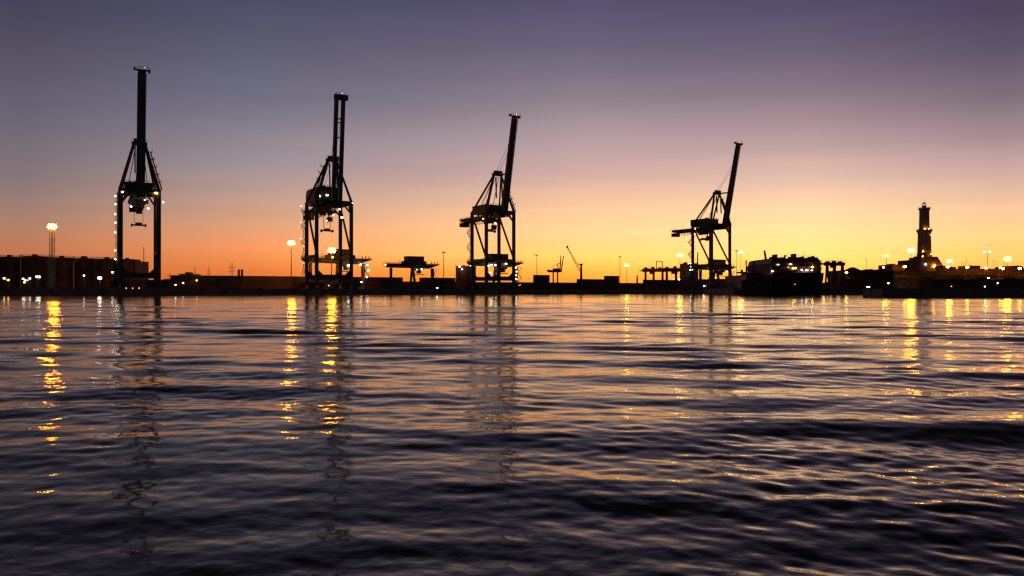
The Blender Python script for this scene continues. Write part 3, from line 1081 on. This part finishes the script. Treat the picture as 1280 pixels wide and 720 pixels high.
# ------------------------------------------------------------------ left: storage tanks
def tank(px0, px1, ytop, Yd, label, rail=True, gap=.3):
    Yc_ = Yd + 9.
    r = (px1 - px0) * Yc_ / F / 2 - gap
    p = at((px0 + px1) / 2, ytop, Yc_)
    t = thing('storage_tank', label, 'tank', (p.x, Yc_, QZ), 0, 'storage tanks at the left edge')
    H = p.z - QZ
    sh = MB().lathe([(r, 0), (r, H * .33), (r + .12, H * .33), (r + .12, H * .345), (r, H * .345), (r, H * .66), (r + .12, H * .66), (r + .12, H * .675),
                     (r, H * .675), (r, H), (r * .5, H + r * .05), (.2, H + r * .08)], 0, 0, 40)
    for i in range(18):
        a = 2 * math.pi * i / 18
        sh.beam((r * math.cos(a) * 1.004, r * math.sin(a) * 1.004, .1), (r * math.cos(a) * 1.004, r * math.sin(a) * 1.004, H), .25)
    so_ = sh.build('shell', M['tank'], t)
    if rail:
        rl = MB()
        pts = [(r * .98 * math.cos(2 * math.pi * i / 20), r * .98 * math.sin(2 * math.pi * i / 20), H) for i in range(21)]
        rl.rail(pts, 1.1, .1, 2)
        rl.build('railing', M['steel'], t)
        MB().box(-1.5, .6, -1, 1, H + r * .06, H + r * .08 + .9).build('roof_hatch', M['steel'], t)
    ld = MB()
    for i in range(14):
        a0 = -math.pi / 2 - .5 + i * .07
        a1 = a0 + .07
        ld.beam(((r + .6) * math.cos(a0), (r + .6) * math.sin(a0), H * i / 14), ((r + .6) * math.cos(a1), (r + .6) * math.sin(a1), H * (i + 1) / 14), .8, .2)
    ld.build('stairs', M['steel'], t)
    return t


tank(-1, 26.5, 321.5, 474, 'narrow storage tank cut close to the left edge of the terminal')
tank(26.5, 63, 321, 476, 'broad storage tank with a railing, just left of the lattice light mast')
tank(64, 92, 322.5, 472, 'storage tank just right of the lattice light mast, left of a bright joint')
tank(92.5, 122, 323.5, 478, 'storage tank with a small square stack on its roof')
tank(122.5, 147, 324, 474, 'storage tank just left of the leftmost tall crane')
p = box_at(147.5, 168.8, 326, 480, 18).build('block', M['brick'])
t = thing('tank_house', 'square dark building right of the tanks, behind the leftmost crane', 'building', (0, 0, 0))
p.name = 'wall'
p.parent = t
a = at(150, 326, 480)
MB().box(a.x, at(162, 0, 480).x, 482, 494, a.z, a.z + 1.2).build('roof', M['roof'], t)
MB().beam((at(155, 0, 480).x, 484, a.z), (at(155, 0, 480).x, 484, a.z + 2), 1.5).build('roof_vent', M['roof'], t)
st = box_at(101, 106, 320, 486, 2.2, zat(323.5, 478) + .3).build('stack', M['brick'])
tag(st, 'small square stack standing on a storage tank roof', 'chimney')
for px, y0, y1, lb in ((25.6, 321, 326, 'pale vertical pipe in the joint between the two leftmost tanks'),
                       (92, 326, 333, 'pale vertical pipe in the joint between the tanks right of the lattice mast')):
    a = at(px, y0, 470)
    o = MB().tube((0, 0, 0), (0, 0, a.z - QZ), .28, n=12).beam((0, 0, a.z - QZ), (0, 4, a.z - QZ), .4).build('standpipe', M['pale'])
    o.location = (a.x, 470, QZ)
    tag(o, lb, 'pipe', 'standpipes between the tanks')


# ------------------------------------------------------------------ generic buildings
def building(name, label, px0, px1, ytop, Yd, depth, m='brick', roof=None, windows=True, zb=QZ, group=None):
    a, c = at(px0, ytop, Yd), at(px1, ytop, Yd)
    W, H = c.x - a.x, a.z - zb
    t = thing(name, label, 'building', ((a.x + c.x) / 2, Yd + depth / 2, zb), 0, group)
    MB().box(-W / 2, W / 2, -depth / 2, depth / 2, 0, H).build('wall', M[m], t)
    rf = MB()
    if roof == 'hip':
        k = .32 * W
        vs = [(-W / 2 - .5, -depth / 2 - .5, H), (W / 2 + .5, -depth / 2 - .5, H), (W / 2 + .5, depth / 2 + .5, H), (-W / 2 - .5, depth / 2 + .5, H),
              (-W * .15, 0, H + 2.2), (W * .15, 0, H + 2.2)]
        rf.add(vs, [(0, 3, 2, 1), (0, 1, 5, 4), (1, 2, 5), (2, 3, 4, 5), (3, 0, 4)])
    elif roof == 'dome':
        n = 10
        rf.prism([(-W / 2, H)] + [(-W / 2 * math.cos(math.pi * i / n), H + .22 * W * math.sin(math.pi * i / n)) for i in range(n + 1)][1:-1] + [(W / 2, H)], -depth / 2, depth / 2)
    else:
        rf.box(-W / 2 - .2, W / 2 + .2, -depth / 2 - .2, depth / 2 + .2, H, H + .35)
        for i in range(int(W // 14) + 1):
            x = random.uniform(-W / 2 + 1, W / 2 - 2)
            rf.box(x, x + random.uniform(1, 2.5), -depth / 4, depth / 4, H + .35, H + random.uniform(.8, 1.5))
    rf.build('roof', M['roof'], t)
    if windows:
        n = max(2, int(W // 4))
        for fl in range(max(1, int(H // 4))):
            wn = MB()
            for i in range(n):
                x = -W / 2 + W * (i + .5) / n
                wn.box(x - .6, x + .6, -depth / 2 - .05, -depth / 2 + .03, fl * 4 + 1.3, fl * 4 + 2.9)
            if fl < 3:
                wn.build('window_row', M['glass'], t)
    return t


building('terminal_office', 'low flat-roofed block with dim windows, right beside the leftmost tall crane', 224, 239, 343, 470, 14, 'concrete')
building('terminal_shed', 'lower dark shed right at the foot of the leftmost tall crane', 204, 224, 349.5, 460, 14, 'concrete', windows=False)
building('equipment_building', 'block with dark bays and two lamps at the foot of the third tall crane', 569.5, 590, 333, 505, 14, 'rust')
building('equipment_building', 'square block behind the left legs of the rightmost tall crane', 855.5, 873, 329.5, 655, 16, 'rust')
building('long_shed', 'long low shed left of the lighthouse, right of the rusty gantry', 1056, 1117, 338.2, 600, 30, 'brick')
building('gatehouse', 'small hip-roofed house rising from the left end of the long low shed', 1059, 1075, 337.6, 596, 3.6, 'brick', 'hip', False)
building('warehouse', 'flat-topped warehouse just left of the lighthouse fort', 1115, 1131.5, 331, 800, 30, 'brick')
building('rooftop_block', 'small block right of the fort, left of the square rooftop block', 1176.5, 1182, 332.6, 860, 14, 'brick', None, False)
building('rooftop_block', 'low block between the fort and the square rooftop block', 1187, 1195, 334, 860, 14, 'brick', None, False)
building('rooftop_block', 'square rooftop block under an unlit lamp post, right of the lighthouse', 1211.5, 1225.5, 332.4, 800, 20, 'brick')
building('vaulted_hall', 'round-roofed hall at the right edge of the harbour', 1266.5, 1279.5, 334.6, 780, 30, 'brick', 'dome', False)
building('harbour_building', 'long harbour building right of the lighthouse, running to the right edge', 1170, 1300, 336.4, 760, 24, 'brick')
building('harbour_building', 'broad dark warehouse below the lighthouse fort', 1112, 1172, 339.5, 700, 24, 'brick')
building('quayside_shed', 'low dark quayside shed behind the pier at far right', 1165, 1300, 350, 560, 18, 'brick')
building('quayside_shed', 'low reddish shed between the gantry and the fort warehouse', 1050, 1112, 349, 540, 18, 'rust')

# hill below the lighthouse
hm = MB()
n, rings = 40, 9
c0 = at(1153, 330, 1150)
vs, fs = [], []
for k in range(rings):
    rr = 190 * (1 - k / (rings - 1)) + 4
    zz = QZ - .5 + 34 * (k / (rings - 1)) ** .8
    for i in range(n):
        a = 2 * math.pi * i / n
        j = 1 + .1 * math.sin(3 * a + k) + .05 * math.sin(7 * a)
        vs.append((c0.x + rr * j * math.cos(a), c0.y + rr * .8 * j * math.sin(a), zz))
for k in range(rings - 1):
    for i in range(n):
        fs.append((k * n + i, k * n + (i + 1) % n, (k + 1) * n + (i + 1) % n, (k + 1) * n + i))
fs.append(tuple((rings - 1) * n + i for i in range(n)))
hm.add(vs, fs)
structure(hm.build('hill', M['hill'], None, True))

# fort and lighthouse
YL = 1120.0
lk = YL / F
t = thing('fort', 'stepped masonry fort with a sloping wall carrying the lighthouse', 'building', (at(1151, 0, YL).x, YL, 0))


def FX(px):
    return (px - 1151) * lk


def FZ(py):
    return zat(py, YL)


MB().prism([(FX(1128), QZ), (FX(1177), QZ), (FX(1172.5), FZ(334)), (FX(1164.5), FZ(321.8)), (FX(1144), FZ(321.8)), (FX(1144), FZ(325.5)), (FX(1130), FZ(325.5))],
           -16, 18).build('bastion', M['brick'], t)
MB().box(FX(1138), FX(1140.5), -16.5, -8, FZ(325.5), FZ(321)).box(FX(1146), FX(1151.5), -14, -6, FZ(321.8), FZ(316.5)).box(
    FX(1161.5), FX(1168.), -12, -4, FZ(321.8), FZ(321.2)).build('rampart', M['brick'], t)
for px, py, m_ in ((1149.3, 331, 'white'), (1160, 333.2, 'sodium'), (1167.5, 333, 'white'), (1145.5, 321, 'sodium_dim')):
    r_ = 1.5 if m_ == 'sodium' else .8
    MB().ball((FX(px), -17.2, FZ(py)), r_).build('wall_lamp', M[m_], t)

lt = thing('lighthouse', 'tall square stone lighthouse in two stages with a lantern on top', 'lighthouse', (at(1155.5, 0, YL).x, YL, FZ(321.8)))
zb = FZ(321.8)


def LZ(py):
    return FZ(py) - zb


S2 = math.sqrt(2)
rot = R(45)
w0, w1 = 6.6, 5.6
lo = MB().lathe([(7.4 * S2, 0), (7.2 * S2, LZ(318)), (6.7 * S2, LZ(317)), (6.2 * S2, LZ(294)), (6.2 * S2, LZ(292)), (7.6 * S2, LZ(288.6)),
                 (7.6 * S2, LZ(287.2))], 0, 0, 4, rot).build('lower_shaft', M['stone'], lt)
gl_ = MB()
q_ = 7.4
gl_.rail([(-q_, -q_, LZ(287.2)), (q_, -q_, LZ(287.2)), (q_, q_, LZ(287.2)), (-q_, q_, LZ(287.2)), (-q_, -q_, LZ(287.2))], 1.2, .16, 1.5)
gl_.build('gallery_railing', M['steel'], lt)
MB().lathe([(5.2 * S2, LZ(287.15)), (5.0 * S2, LZ(284)), (4.7 * S2, LZ(264)), (4.7 * S2, LZ(263)), (5.8 * S2, LZ(261.2)), (5.8 * S2, LZ(260.2))], 0, 0, 4, rot
           ).build('upper_shaft', M['stone'], lt)
gl2 = MB()
q_ = 5.6
gl2.rail([(-q_, -q_, LZ(260.2)), (q_, -q_, LZ(260.2)), (q_, q_, LZ(260.2)), (-q_, q_, LZ(260.2)), (-q_, -q_, LZ(260.2))], 1.2, .16, 1.5)
gl2.beam((-7, 0, LZ(259.5)), (8, 0, LZ(259.5)), .25).box(5.8, 7.4, -.8, .8, LZ(264), LZ(262.2)).box(-7.2, -5.8, -.6, .6, LZ(262), LZ(260.6))
gl2.build('gallery_railing', M['steel'], lt)
MB().lathe([(2.6, LZ(260.2)), (2.6, LZ(257.5)), (2.9, LZ(257.4)), (2.9, LZ(257))], 0, 0, 14).build('lantern_base', M['stone'], lt)
MB().lathe([(2.1, LZ(257)), (2.1, LZ(254.7))], 0, 0, 14).build('lantern', M['lantern_glow'], lt)
lr = MB()
for i in range(10):
    a = 2 * math.pi * i / 10
    lr.beam((2.2 * math.cos(a), 2.2 * math.sin(a), LZ(257)), (2.2 * math.cos(a), 2.2 * math.sin(a), LZ(254.6)), .35)
lr.lathe([(2.7, LZ(254.7)), (2.4, LZ(254)), (1.4, LZ(253.2)), (.5, LZ(252.8)), (.15, LZ(251.6))], 0, 0, 14)
lr.build('dome', M['roof'], lt)
an = MB().tube((-7.3, -6, LZ(287)), (-7.3, -6, LZ(256)), .28, .16, 8).tube((7, 6, LZ(287)), (7, 6, LZ(262)), .16, .12, 8)
for z in (262, 270, 279):
    an.beam((-7.3, -6, LZ(z)), (-4.6, -4.6, LZ(z)), .14)
an.build('antenna', M['steel'], lt)
for py in (312, 303, 295, 280, 272, 266):
    MB().box(-.6, .6, -6.75 if py > 288 else -5.05, -4, LZ(py) - 1, LZ(py) + 1).build('window', M['glass'], lt)
for x, y, py, m_, r_ in ((-2.2, -6.6, 286.4, 'sodium_dim', .8), (3.0, -6.6, 286.4, 'sodium_dim', .8), (-6.4, -8.6, 314.5, 'sodium', .5),
                         (-7.4, -8.6, 317.5, 'white_dim', .7), (4.5, -10, 318, 'sodium', .35), (4.6, -8, 294, 'sodium_dim', .3)):
    MB().ball((x, y, LZ(py)), r_).build('floodlight', M[m_], lt)

# ------------------------------------------------------------------ street lamps right, on an elevated road
YR = 640.0
zr = zat(345, YR)
rd = MB()
xa, xb = at(1090, 0, YR).x, at(1400, 0, YR).x
rd.box(xa, xb, YR, YR + 12, zr - 1.3, zr)
rd.box(xa, xb, YR - .3, YR, zr - 1.3, zr + .9).box(xa, xb, YR + 12, YR + 12.3, zr - 1.3, zr + .9)
structure(rd.build('road', M['concrete']))
for i, x in enumerate(np.arange(xa + 4, xb, 22)):
    o = MB().box(-1.1, 1.1, 1.5, 10.5, 0, zr - 1.3 - QZ - 1.2).box(-1.4, 1.4, .4, 11.6, zr - 1.3 - QZ - 1.2, zr - 1.3 - QZ).build('viaduct_pier', M['concrete'])
    o.location = (x, YR, QZ)
    tag(o, 'concrete pier holding up the elevated road at the far right', 'pier', 'piers of the elevated road')
lamps_r = [(1103.3, 334.2, 'sodium', 'lit street lamp left of the lighthouse, near the thin mast', .7),
           (1096, 340, 'sodium', 'orange street lamp against the long low shed', .9),
           (1130, 333.2, 'sodium', 'orange street lamp at the left foot of the fort', 1.2),
           (1184, 333.6, 'sodium', 'first street lamp of the row right of the fort', 1.15),
           (1208, 334, 'sodium', 'second street lamp of the row, at the square rooftop block', 1.2),
           (1231, 335, 'sodium', 'third street lamp of the row, below the tall thin mast', 1.),
           (1249, 334.2, 'sodium', 'left lamp of a close pair of street lamps near the right edge', .9),
           (1252.6, 335.6, 'sodium', 'right lamp of a close pair of street lamps near the right edge', 1.1),
           (1273.5, 335.6, 'sodium', 'street lamp in front of the round-roofed hall', 1.3)]
for px, py, m_, lb, sz in lamps_r:
    p = at(px, py, YR + 1)
    t = thing('street_lamp', lb, 'street lamp', (p.x, YR + 1, zr), 0, 'street lamps on the elevated road')
    H = p.z - zr
    MB().tube((0, 0, 0), (0, 0, H + .7), .16, .1, 8).beam((0, 0, H + .65), (0, -1.3, H + .75), .12).build('pole', M['steel'], t)
    MB().ball((0, -1.3, H), sz, .62).build('lamp', M[m_], t)

# ------------------------------------------------------------------ small yard lamps
yl = [(5.5, 348, 330 + 72, 'sodium_dim', .55, 'dim orange yard lamp at the very left edge'),
      (10.5, 350, 402, 'sodium_dim', .5, 'dim orange yard lamp second from the left edge'),
      (29, 348.5, 402, 'white', .4, 'left of the white yard lamps before the broad tank'),
      (31.3, 350, 400, 'white_dim', .35, 'faint yard lamp tucked between brighter ones before the broad tank'),
      (31, 352.8, 398, 'sodium_dim', .5, 'lowest orange yard lamp before the broad tank'),
      (34.5, 350.4, 400, 'white_dim', .35, 'faint white yard lamp low before the broad tank'),
      (37.5, 348, 402, 'white', .45, 'right of the white yard lamps before the broad tank'),
      (46.2, 346, 403, 'green', .55, 'greenish yard lamp, left one of a bright pair by the lattice mast'),
      (49.3, 346.2, 403, 'white', .6, 'white yard lamp, right one of a bright pair by the lattice mast'),
      (105, 344.5, 405, 'white', .32, 'small white yard lamp before the tank with the square stack'),
      (124.7, 347.6, 398, 'white', .95, 'brightest white yard lamp, left of the leftmost tall crane'),
      (140.7, 340.6, 405, 'green', .4, 'pale yard lamp high beside the left leg of the leftmost crane'),
      (158, 360.3, 358, 'red', .2, 'left of three tiny red quay lights under the leftmost crane'),
      (166, 360.3, 358, 'red', .2, 'middle of three tiny red quay lights under the leftmost crane'),
      (174, 360.3, 358, 'red', .22, 'right of three tiny red quay lights under the leftmost crane'),
      (219.5, 356, 408, 'white', .3, 'white yard lamp low, right of the leftmost tall crane'),
      (229, 353.6, 430, 'white_dim', .5, 'dim wide yard lamp before the low flat-roofed block'),
      (246, 350.5, 440, 'sodium_dim', .4, 'dim orange yard lamp right of the low flat-roofed block'),
      (411, 357, 425, 'white_dim', .25, 'faint yard lamp between the feet of the second tall crane'),
      (452, 352.6, 440, 'white', .38, 'white yard lamp just right of the foot of the second tall crane'),
      (546.5, 360, 446, 'white', .42, 'white quay lamp alone between the second and third tall cranes'),
      (574.3, 333.4, 503, 'white', .42, 'left roof lamp on the block at the foot of the third crane'),
      (577.6, 336.4, 503, 'white', .42, 'lower right lamp on the block at the foot of the third crane'),
      (649, 356, 480, 'sodium_dim', .7, 'orange quay lamp just right of the third tall crane'),
      (842, 349, 640, 'sodium_dim', .4, 'faint lamp under the low gantry with thick arched legs'),
      (849, 349.4, 640, 'white', .45, 'white lamp under the low gantry left of the rightmost crane'),
      (863.2, 329.4, 648, 'white', .5, 'upper white lamp on the square block behind the rightmost crane'),
      (863.2, 333.2, 648, 'white_dim', .5, 'middle white lamp on the square block behind the rightmost crane'),
      (863., 337.2, 648, 'white', .6, 'lower white lamp on the square block behind the rightmost crane'),
      (866, 349, 560, 'white_dim', .4, 'dim lamp at the left foot of the rightmost tall crane'),
      (880, 357.6, 535, 'white', .5, 'white quay lamp under the rightmost tall crane'),
      (1058, 340.5, 540, 'sodium', .8, 'orange lamp between the rusty gantry and the hip-roofed house'),
      (1084, 358.5, 399, 'white', .28, 'left one of a tight pair of white lamps low on the pier'),
      (1086.4, 358.5, 399, 'white', .28, 'right one of a tight pair of white lamps low on the pier'),
      (1110.5, 354, 460, 'green', .4, 'pale lamp low below the long low shed'),
      (1189, 358, 250, 'red', .14, 'faint red light low on the breakwater'),
      (1235.6, 347.6, 520, 'white', .45, 'white lamp on the dark front at far right, above two others'),
      (1231, 358.2, 250, 'white', .16, 'lowest white lamp on the breakwater at far right'),
      (1247, 354, 500, 'green', .35, 'pale lamp right of the white lamps at far right'),
      (928.5, 361, 398, 'sodium_dim', .2, 'tiny light low on the pier end by the small ship'),
      (940, 361.2, 398, 'sodium_dim', .22, 'tiny orange light on the pier below the small ship')]
for px, py, Yd, m_, sz, lb in yl:
    p = at(px, py, Yd)
    zb_ = QZ if p.z > QZ + .5 else min(p.z - .6, QZ)
    t = thing('yard_lamp', lb, 'lamp', (p.x, Yd, zb_), 0, 'small lamps low along the harbour')
    H = p.z - zb_
    MB().tube((0, .25, 0), (0, .25, H + sz), .09, .07, 8).beam((0, .25, H + sz), (0, -.1, H + sz * .9), .1).build('pole', M['steel'], t)
    MB().ball((0, -.15, H), sz, .7).build('lamp', M[m_], t)

# ------------------------------------------------------------------ ships at the right pier
Ys = 392.0
sk = Ys / F
t = thing('moored_ship', 'big dark ship moored end-on at the right, with two stub funnels and lit upper decks', 'ship', (at(998, 0, Ys).x, Ys, 0))


def SX(px):
    return (px - 998) * sk


def SZ(py):
    return zat(py, Ys)


hu = MB()
prof = [(SX(972), -1), (SX(1024), -1), (SX(1029), SZ(350)), (SX(1030), SZ(341)), (SX(967), SZ(341)), (SX(968), SZ(350))]
hu.prism(prof, 0, 90)
hu.box(SX(975), SX(1021), -.4, 0, SZ(365), SZ(364))
hu.build('hull', M['hull'], t)
up = MB().prism([(SX(967), SZ(341)), (SX(1029.5), SZ(341)), (SX(1029), SZ(326)), (SX(1026), SZ(322.5)), (SX(1016), SZ(323)), (SX(1013), SZ(321.8)),
                 (SX(1006), SZ(322.2)), (SX(1003), SZ(320.8)), (SX(998), SZ(321.2)), (SX(992), SZ(322.8)), (SX(983), SZ(323)), (SX(975), SZ(321.5)),
                 (SX(968), SZ(323)), (SX(966.5), SZ(329)), (SX(964), SZ(331))], 3, 42)
for py in (337, 332.5, 328):
    up.box(SX(967), SX(1029), 2.0, 3.0, SZ(py) - .15, SZ(py))
    up.rail([(SX(967), 2.05, SZ(py)), (SX(1029), 2.05, SZ(py))], 1., .09, 2)
upo = up.build('upper_decks', M['deck'], t)
dw = MB()
for py in (335, 330.6, 326.5):
    for i in range(14):
        x = SX(969 + i * 4.2)
        dw.box(x, x + .9, 2.93, 3.02, SZ(py) - .5, SZ(py) + .5)
dw.build('window_row', M['glass'], upo)
for px, y0, w_ in ((977.2, 317.2, 2.8), (1001.2, 316.4, 2.8)):
    MB().box(SX(px - w_ / 2), SX(px + w_ / 2), 8, 13, SZ(324), SZ(y0)).box(SX(px - w_ / 2) - .1, SX(px + w_ / 2) + .1, 7.9, 13.1, SZ(y0) - .5, SZ(y0) + .1).build('funnel', M['hull_red'], t)
cl = MB()
for px0, px1, yt in ((969.5, 972, 320.4), (973.2, 974.2, 319.4), (980.5, 983.5, 321.2), (985.6, 987, 320.6), (993.5, 996, 320.2), (1005, 1008.5, 320.6),
                     (1010, 1011, 319.8), (1014.6, 1018, 321.6), (1019, 1020, 320.2)):
    cl.box(SX(px0), SX(px1), 6, 10, SZ(324.5), SZ(yt))
cl.rail([(SX(968), 4, SZ(322.8)), (SX(984), 4, SZ(322.6)), (SX(1004), 4, SZ(321.4)), (SX(1026), 4, SZ(322.6))], 1.1, .09, 1.6)
for px0 in (966.4, 1029.6):
    for k in range(4):
        cl.beam((SX(px0), 3.4, SZ(341 - k * 4)), (SX(px0 + (1.6 if k % 2 else -1.6)), 3.4, SZ(337 - k * 4)), .25)
MB().beam((SX(966), 5, SZ(331)), (SX(961.5), 5, SZ(334.5)), .3).beam((SX(961.5), 5, SZ(334.3)), (SX(961.5), 5, SZ(341)), .3).build('davit', M['rust'], t)
cl.build('deck_gear', M['rust'], t)
MB().beam((SX(989), 9, SZ(323)), (SX(989), 9, SZ(318)), .7).box(SX(988.2), SX(991.4), 8.6, 9.4, SZ(318.6), SZ(317.8)).build('radar_mast', M['steel'], t)
MB().tube((SX(1012.5), 9, SZ(323)), (SX(1012.5), 9, SZ(312.5)), .09, .05, 6).build('mast', M['steel'], t)
MB().box(SX(1021), SX(1027.5), 6, 14, SZ(323), SZ(321)).box(SX(1022), SX(1024), 6, 9, SZ(321), SZ(319.4)).beam((SX(1023), 7, SZ(320)), (SX(1023.6), 7, SZ(318.6)), .2).build('bridge', M['deck'], t)
for px, py, m_, s, e in ((967, 339, 'white', .42, 1), (974, 330.6, 'white_dim', .35, 2.4), (989.6, 330.2, 'white_dim', .42, 2.6), (987, 334, 'white_dim', .3, 1),
                      (993, 335.2, 'warm', .4, 1), (996, 335.2, 'warm', .3, 1), (1004, 337.2, 'white', .32, 1.6), (1010, 337.6, 'white', .5, 1.7),
                      (1016.4, 337.8, 'white_dim', .4, 1.8), (1017.3, 333.4, 'warm', .35, 1.4), (993.5, 355.5, 'white_dim', .12, 2)):
    s *= .62
    MB().box(SX(px) - s * e, SX(px) + s * e, 1.5 if py < 350 else -.3, 1.9 if py < 350 else -.05, SZ(py) - s * .7, SZ(py) + s * .7).build('deck_lamp', M[m_], t)

Yc = 394.0
ck = Yc / F
t = thing('coaster', 'small red-hulled ship with two thin derrick masts, left of the big moored ship', 'ship', (at(943, 0, Yc).x, Yc, 0))


def KX(px):
    return (px - 943) * ck


def KZ(py):
    return zat(py, Yc)


MB().prism([(KX(928), -1), (KX(964), -1), (KX(965), KZ(343)), (KX(934), KZ(343)), (KX(932), KZ(350)), (KX(927), KZ(351))], 0, 11).build('hull', M['hull_red'], t)
MB().box(KX(934), KX(966), .5, 10, KZ(343), KZ(341)).box(KX(924.5), KX(936), 2, 6, KZ(341.6), KZ(339.6)).box(KX(942), KX(948), 2, 7, KZ(341), KZ(338.4)).build('deckhouse', M['rust'], t)
for px, y0 in ((935.8, 325.6), (945.2, 326.6)):
    m_ = MB().tube((KX(px), 4, KZ(341)), (KX(px), 4, KZ(y0)), .42, .26, 10)
    m_.box(KX(px) - .5, KX(px) + .5, 3.6, 4.4, KZ(y0) - .2, KZ(y0) + .2)
    mo = m_.build('mast', M['rust'], t)
    MB().beam((KX(px), 4, KZ(y0 + .6)), (KX(px - 5.8), 4, KZ(337)), .14).build('derrick_boom', M['rust'], mo)
    MB().beam((KX(px), 4, KZ(y0 + .6)), (KX(px + 5.5), 4, KZ(339)), .1).build('stay', M['rope'], mo)
MB().box(KX(929), KX(930.4), 2, 4, KZ(339.6), KZ(337)).build('winch', M['rust'], t)

# ------------------------------------------------------------------ render settings
sc.view_settings.view_transform = 'Standard'
sc.view_settings.look = 'None'
sc.view_settings.exposure = 0
sc.view_settings.gamma = 1
sc.view_settings.use_curve_mapping = False
sc.cycles.use_denoising = True
sc.cycles.max_bounces = 5
sc.cycles.glossy_bounces = 3
sc.cycles.diffuse_bounces = 2
sc.cycles.transmission_bounces = 2
sc.cycles.filter_width = 1.4
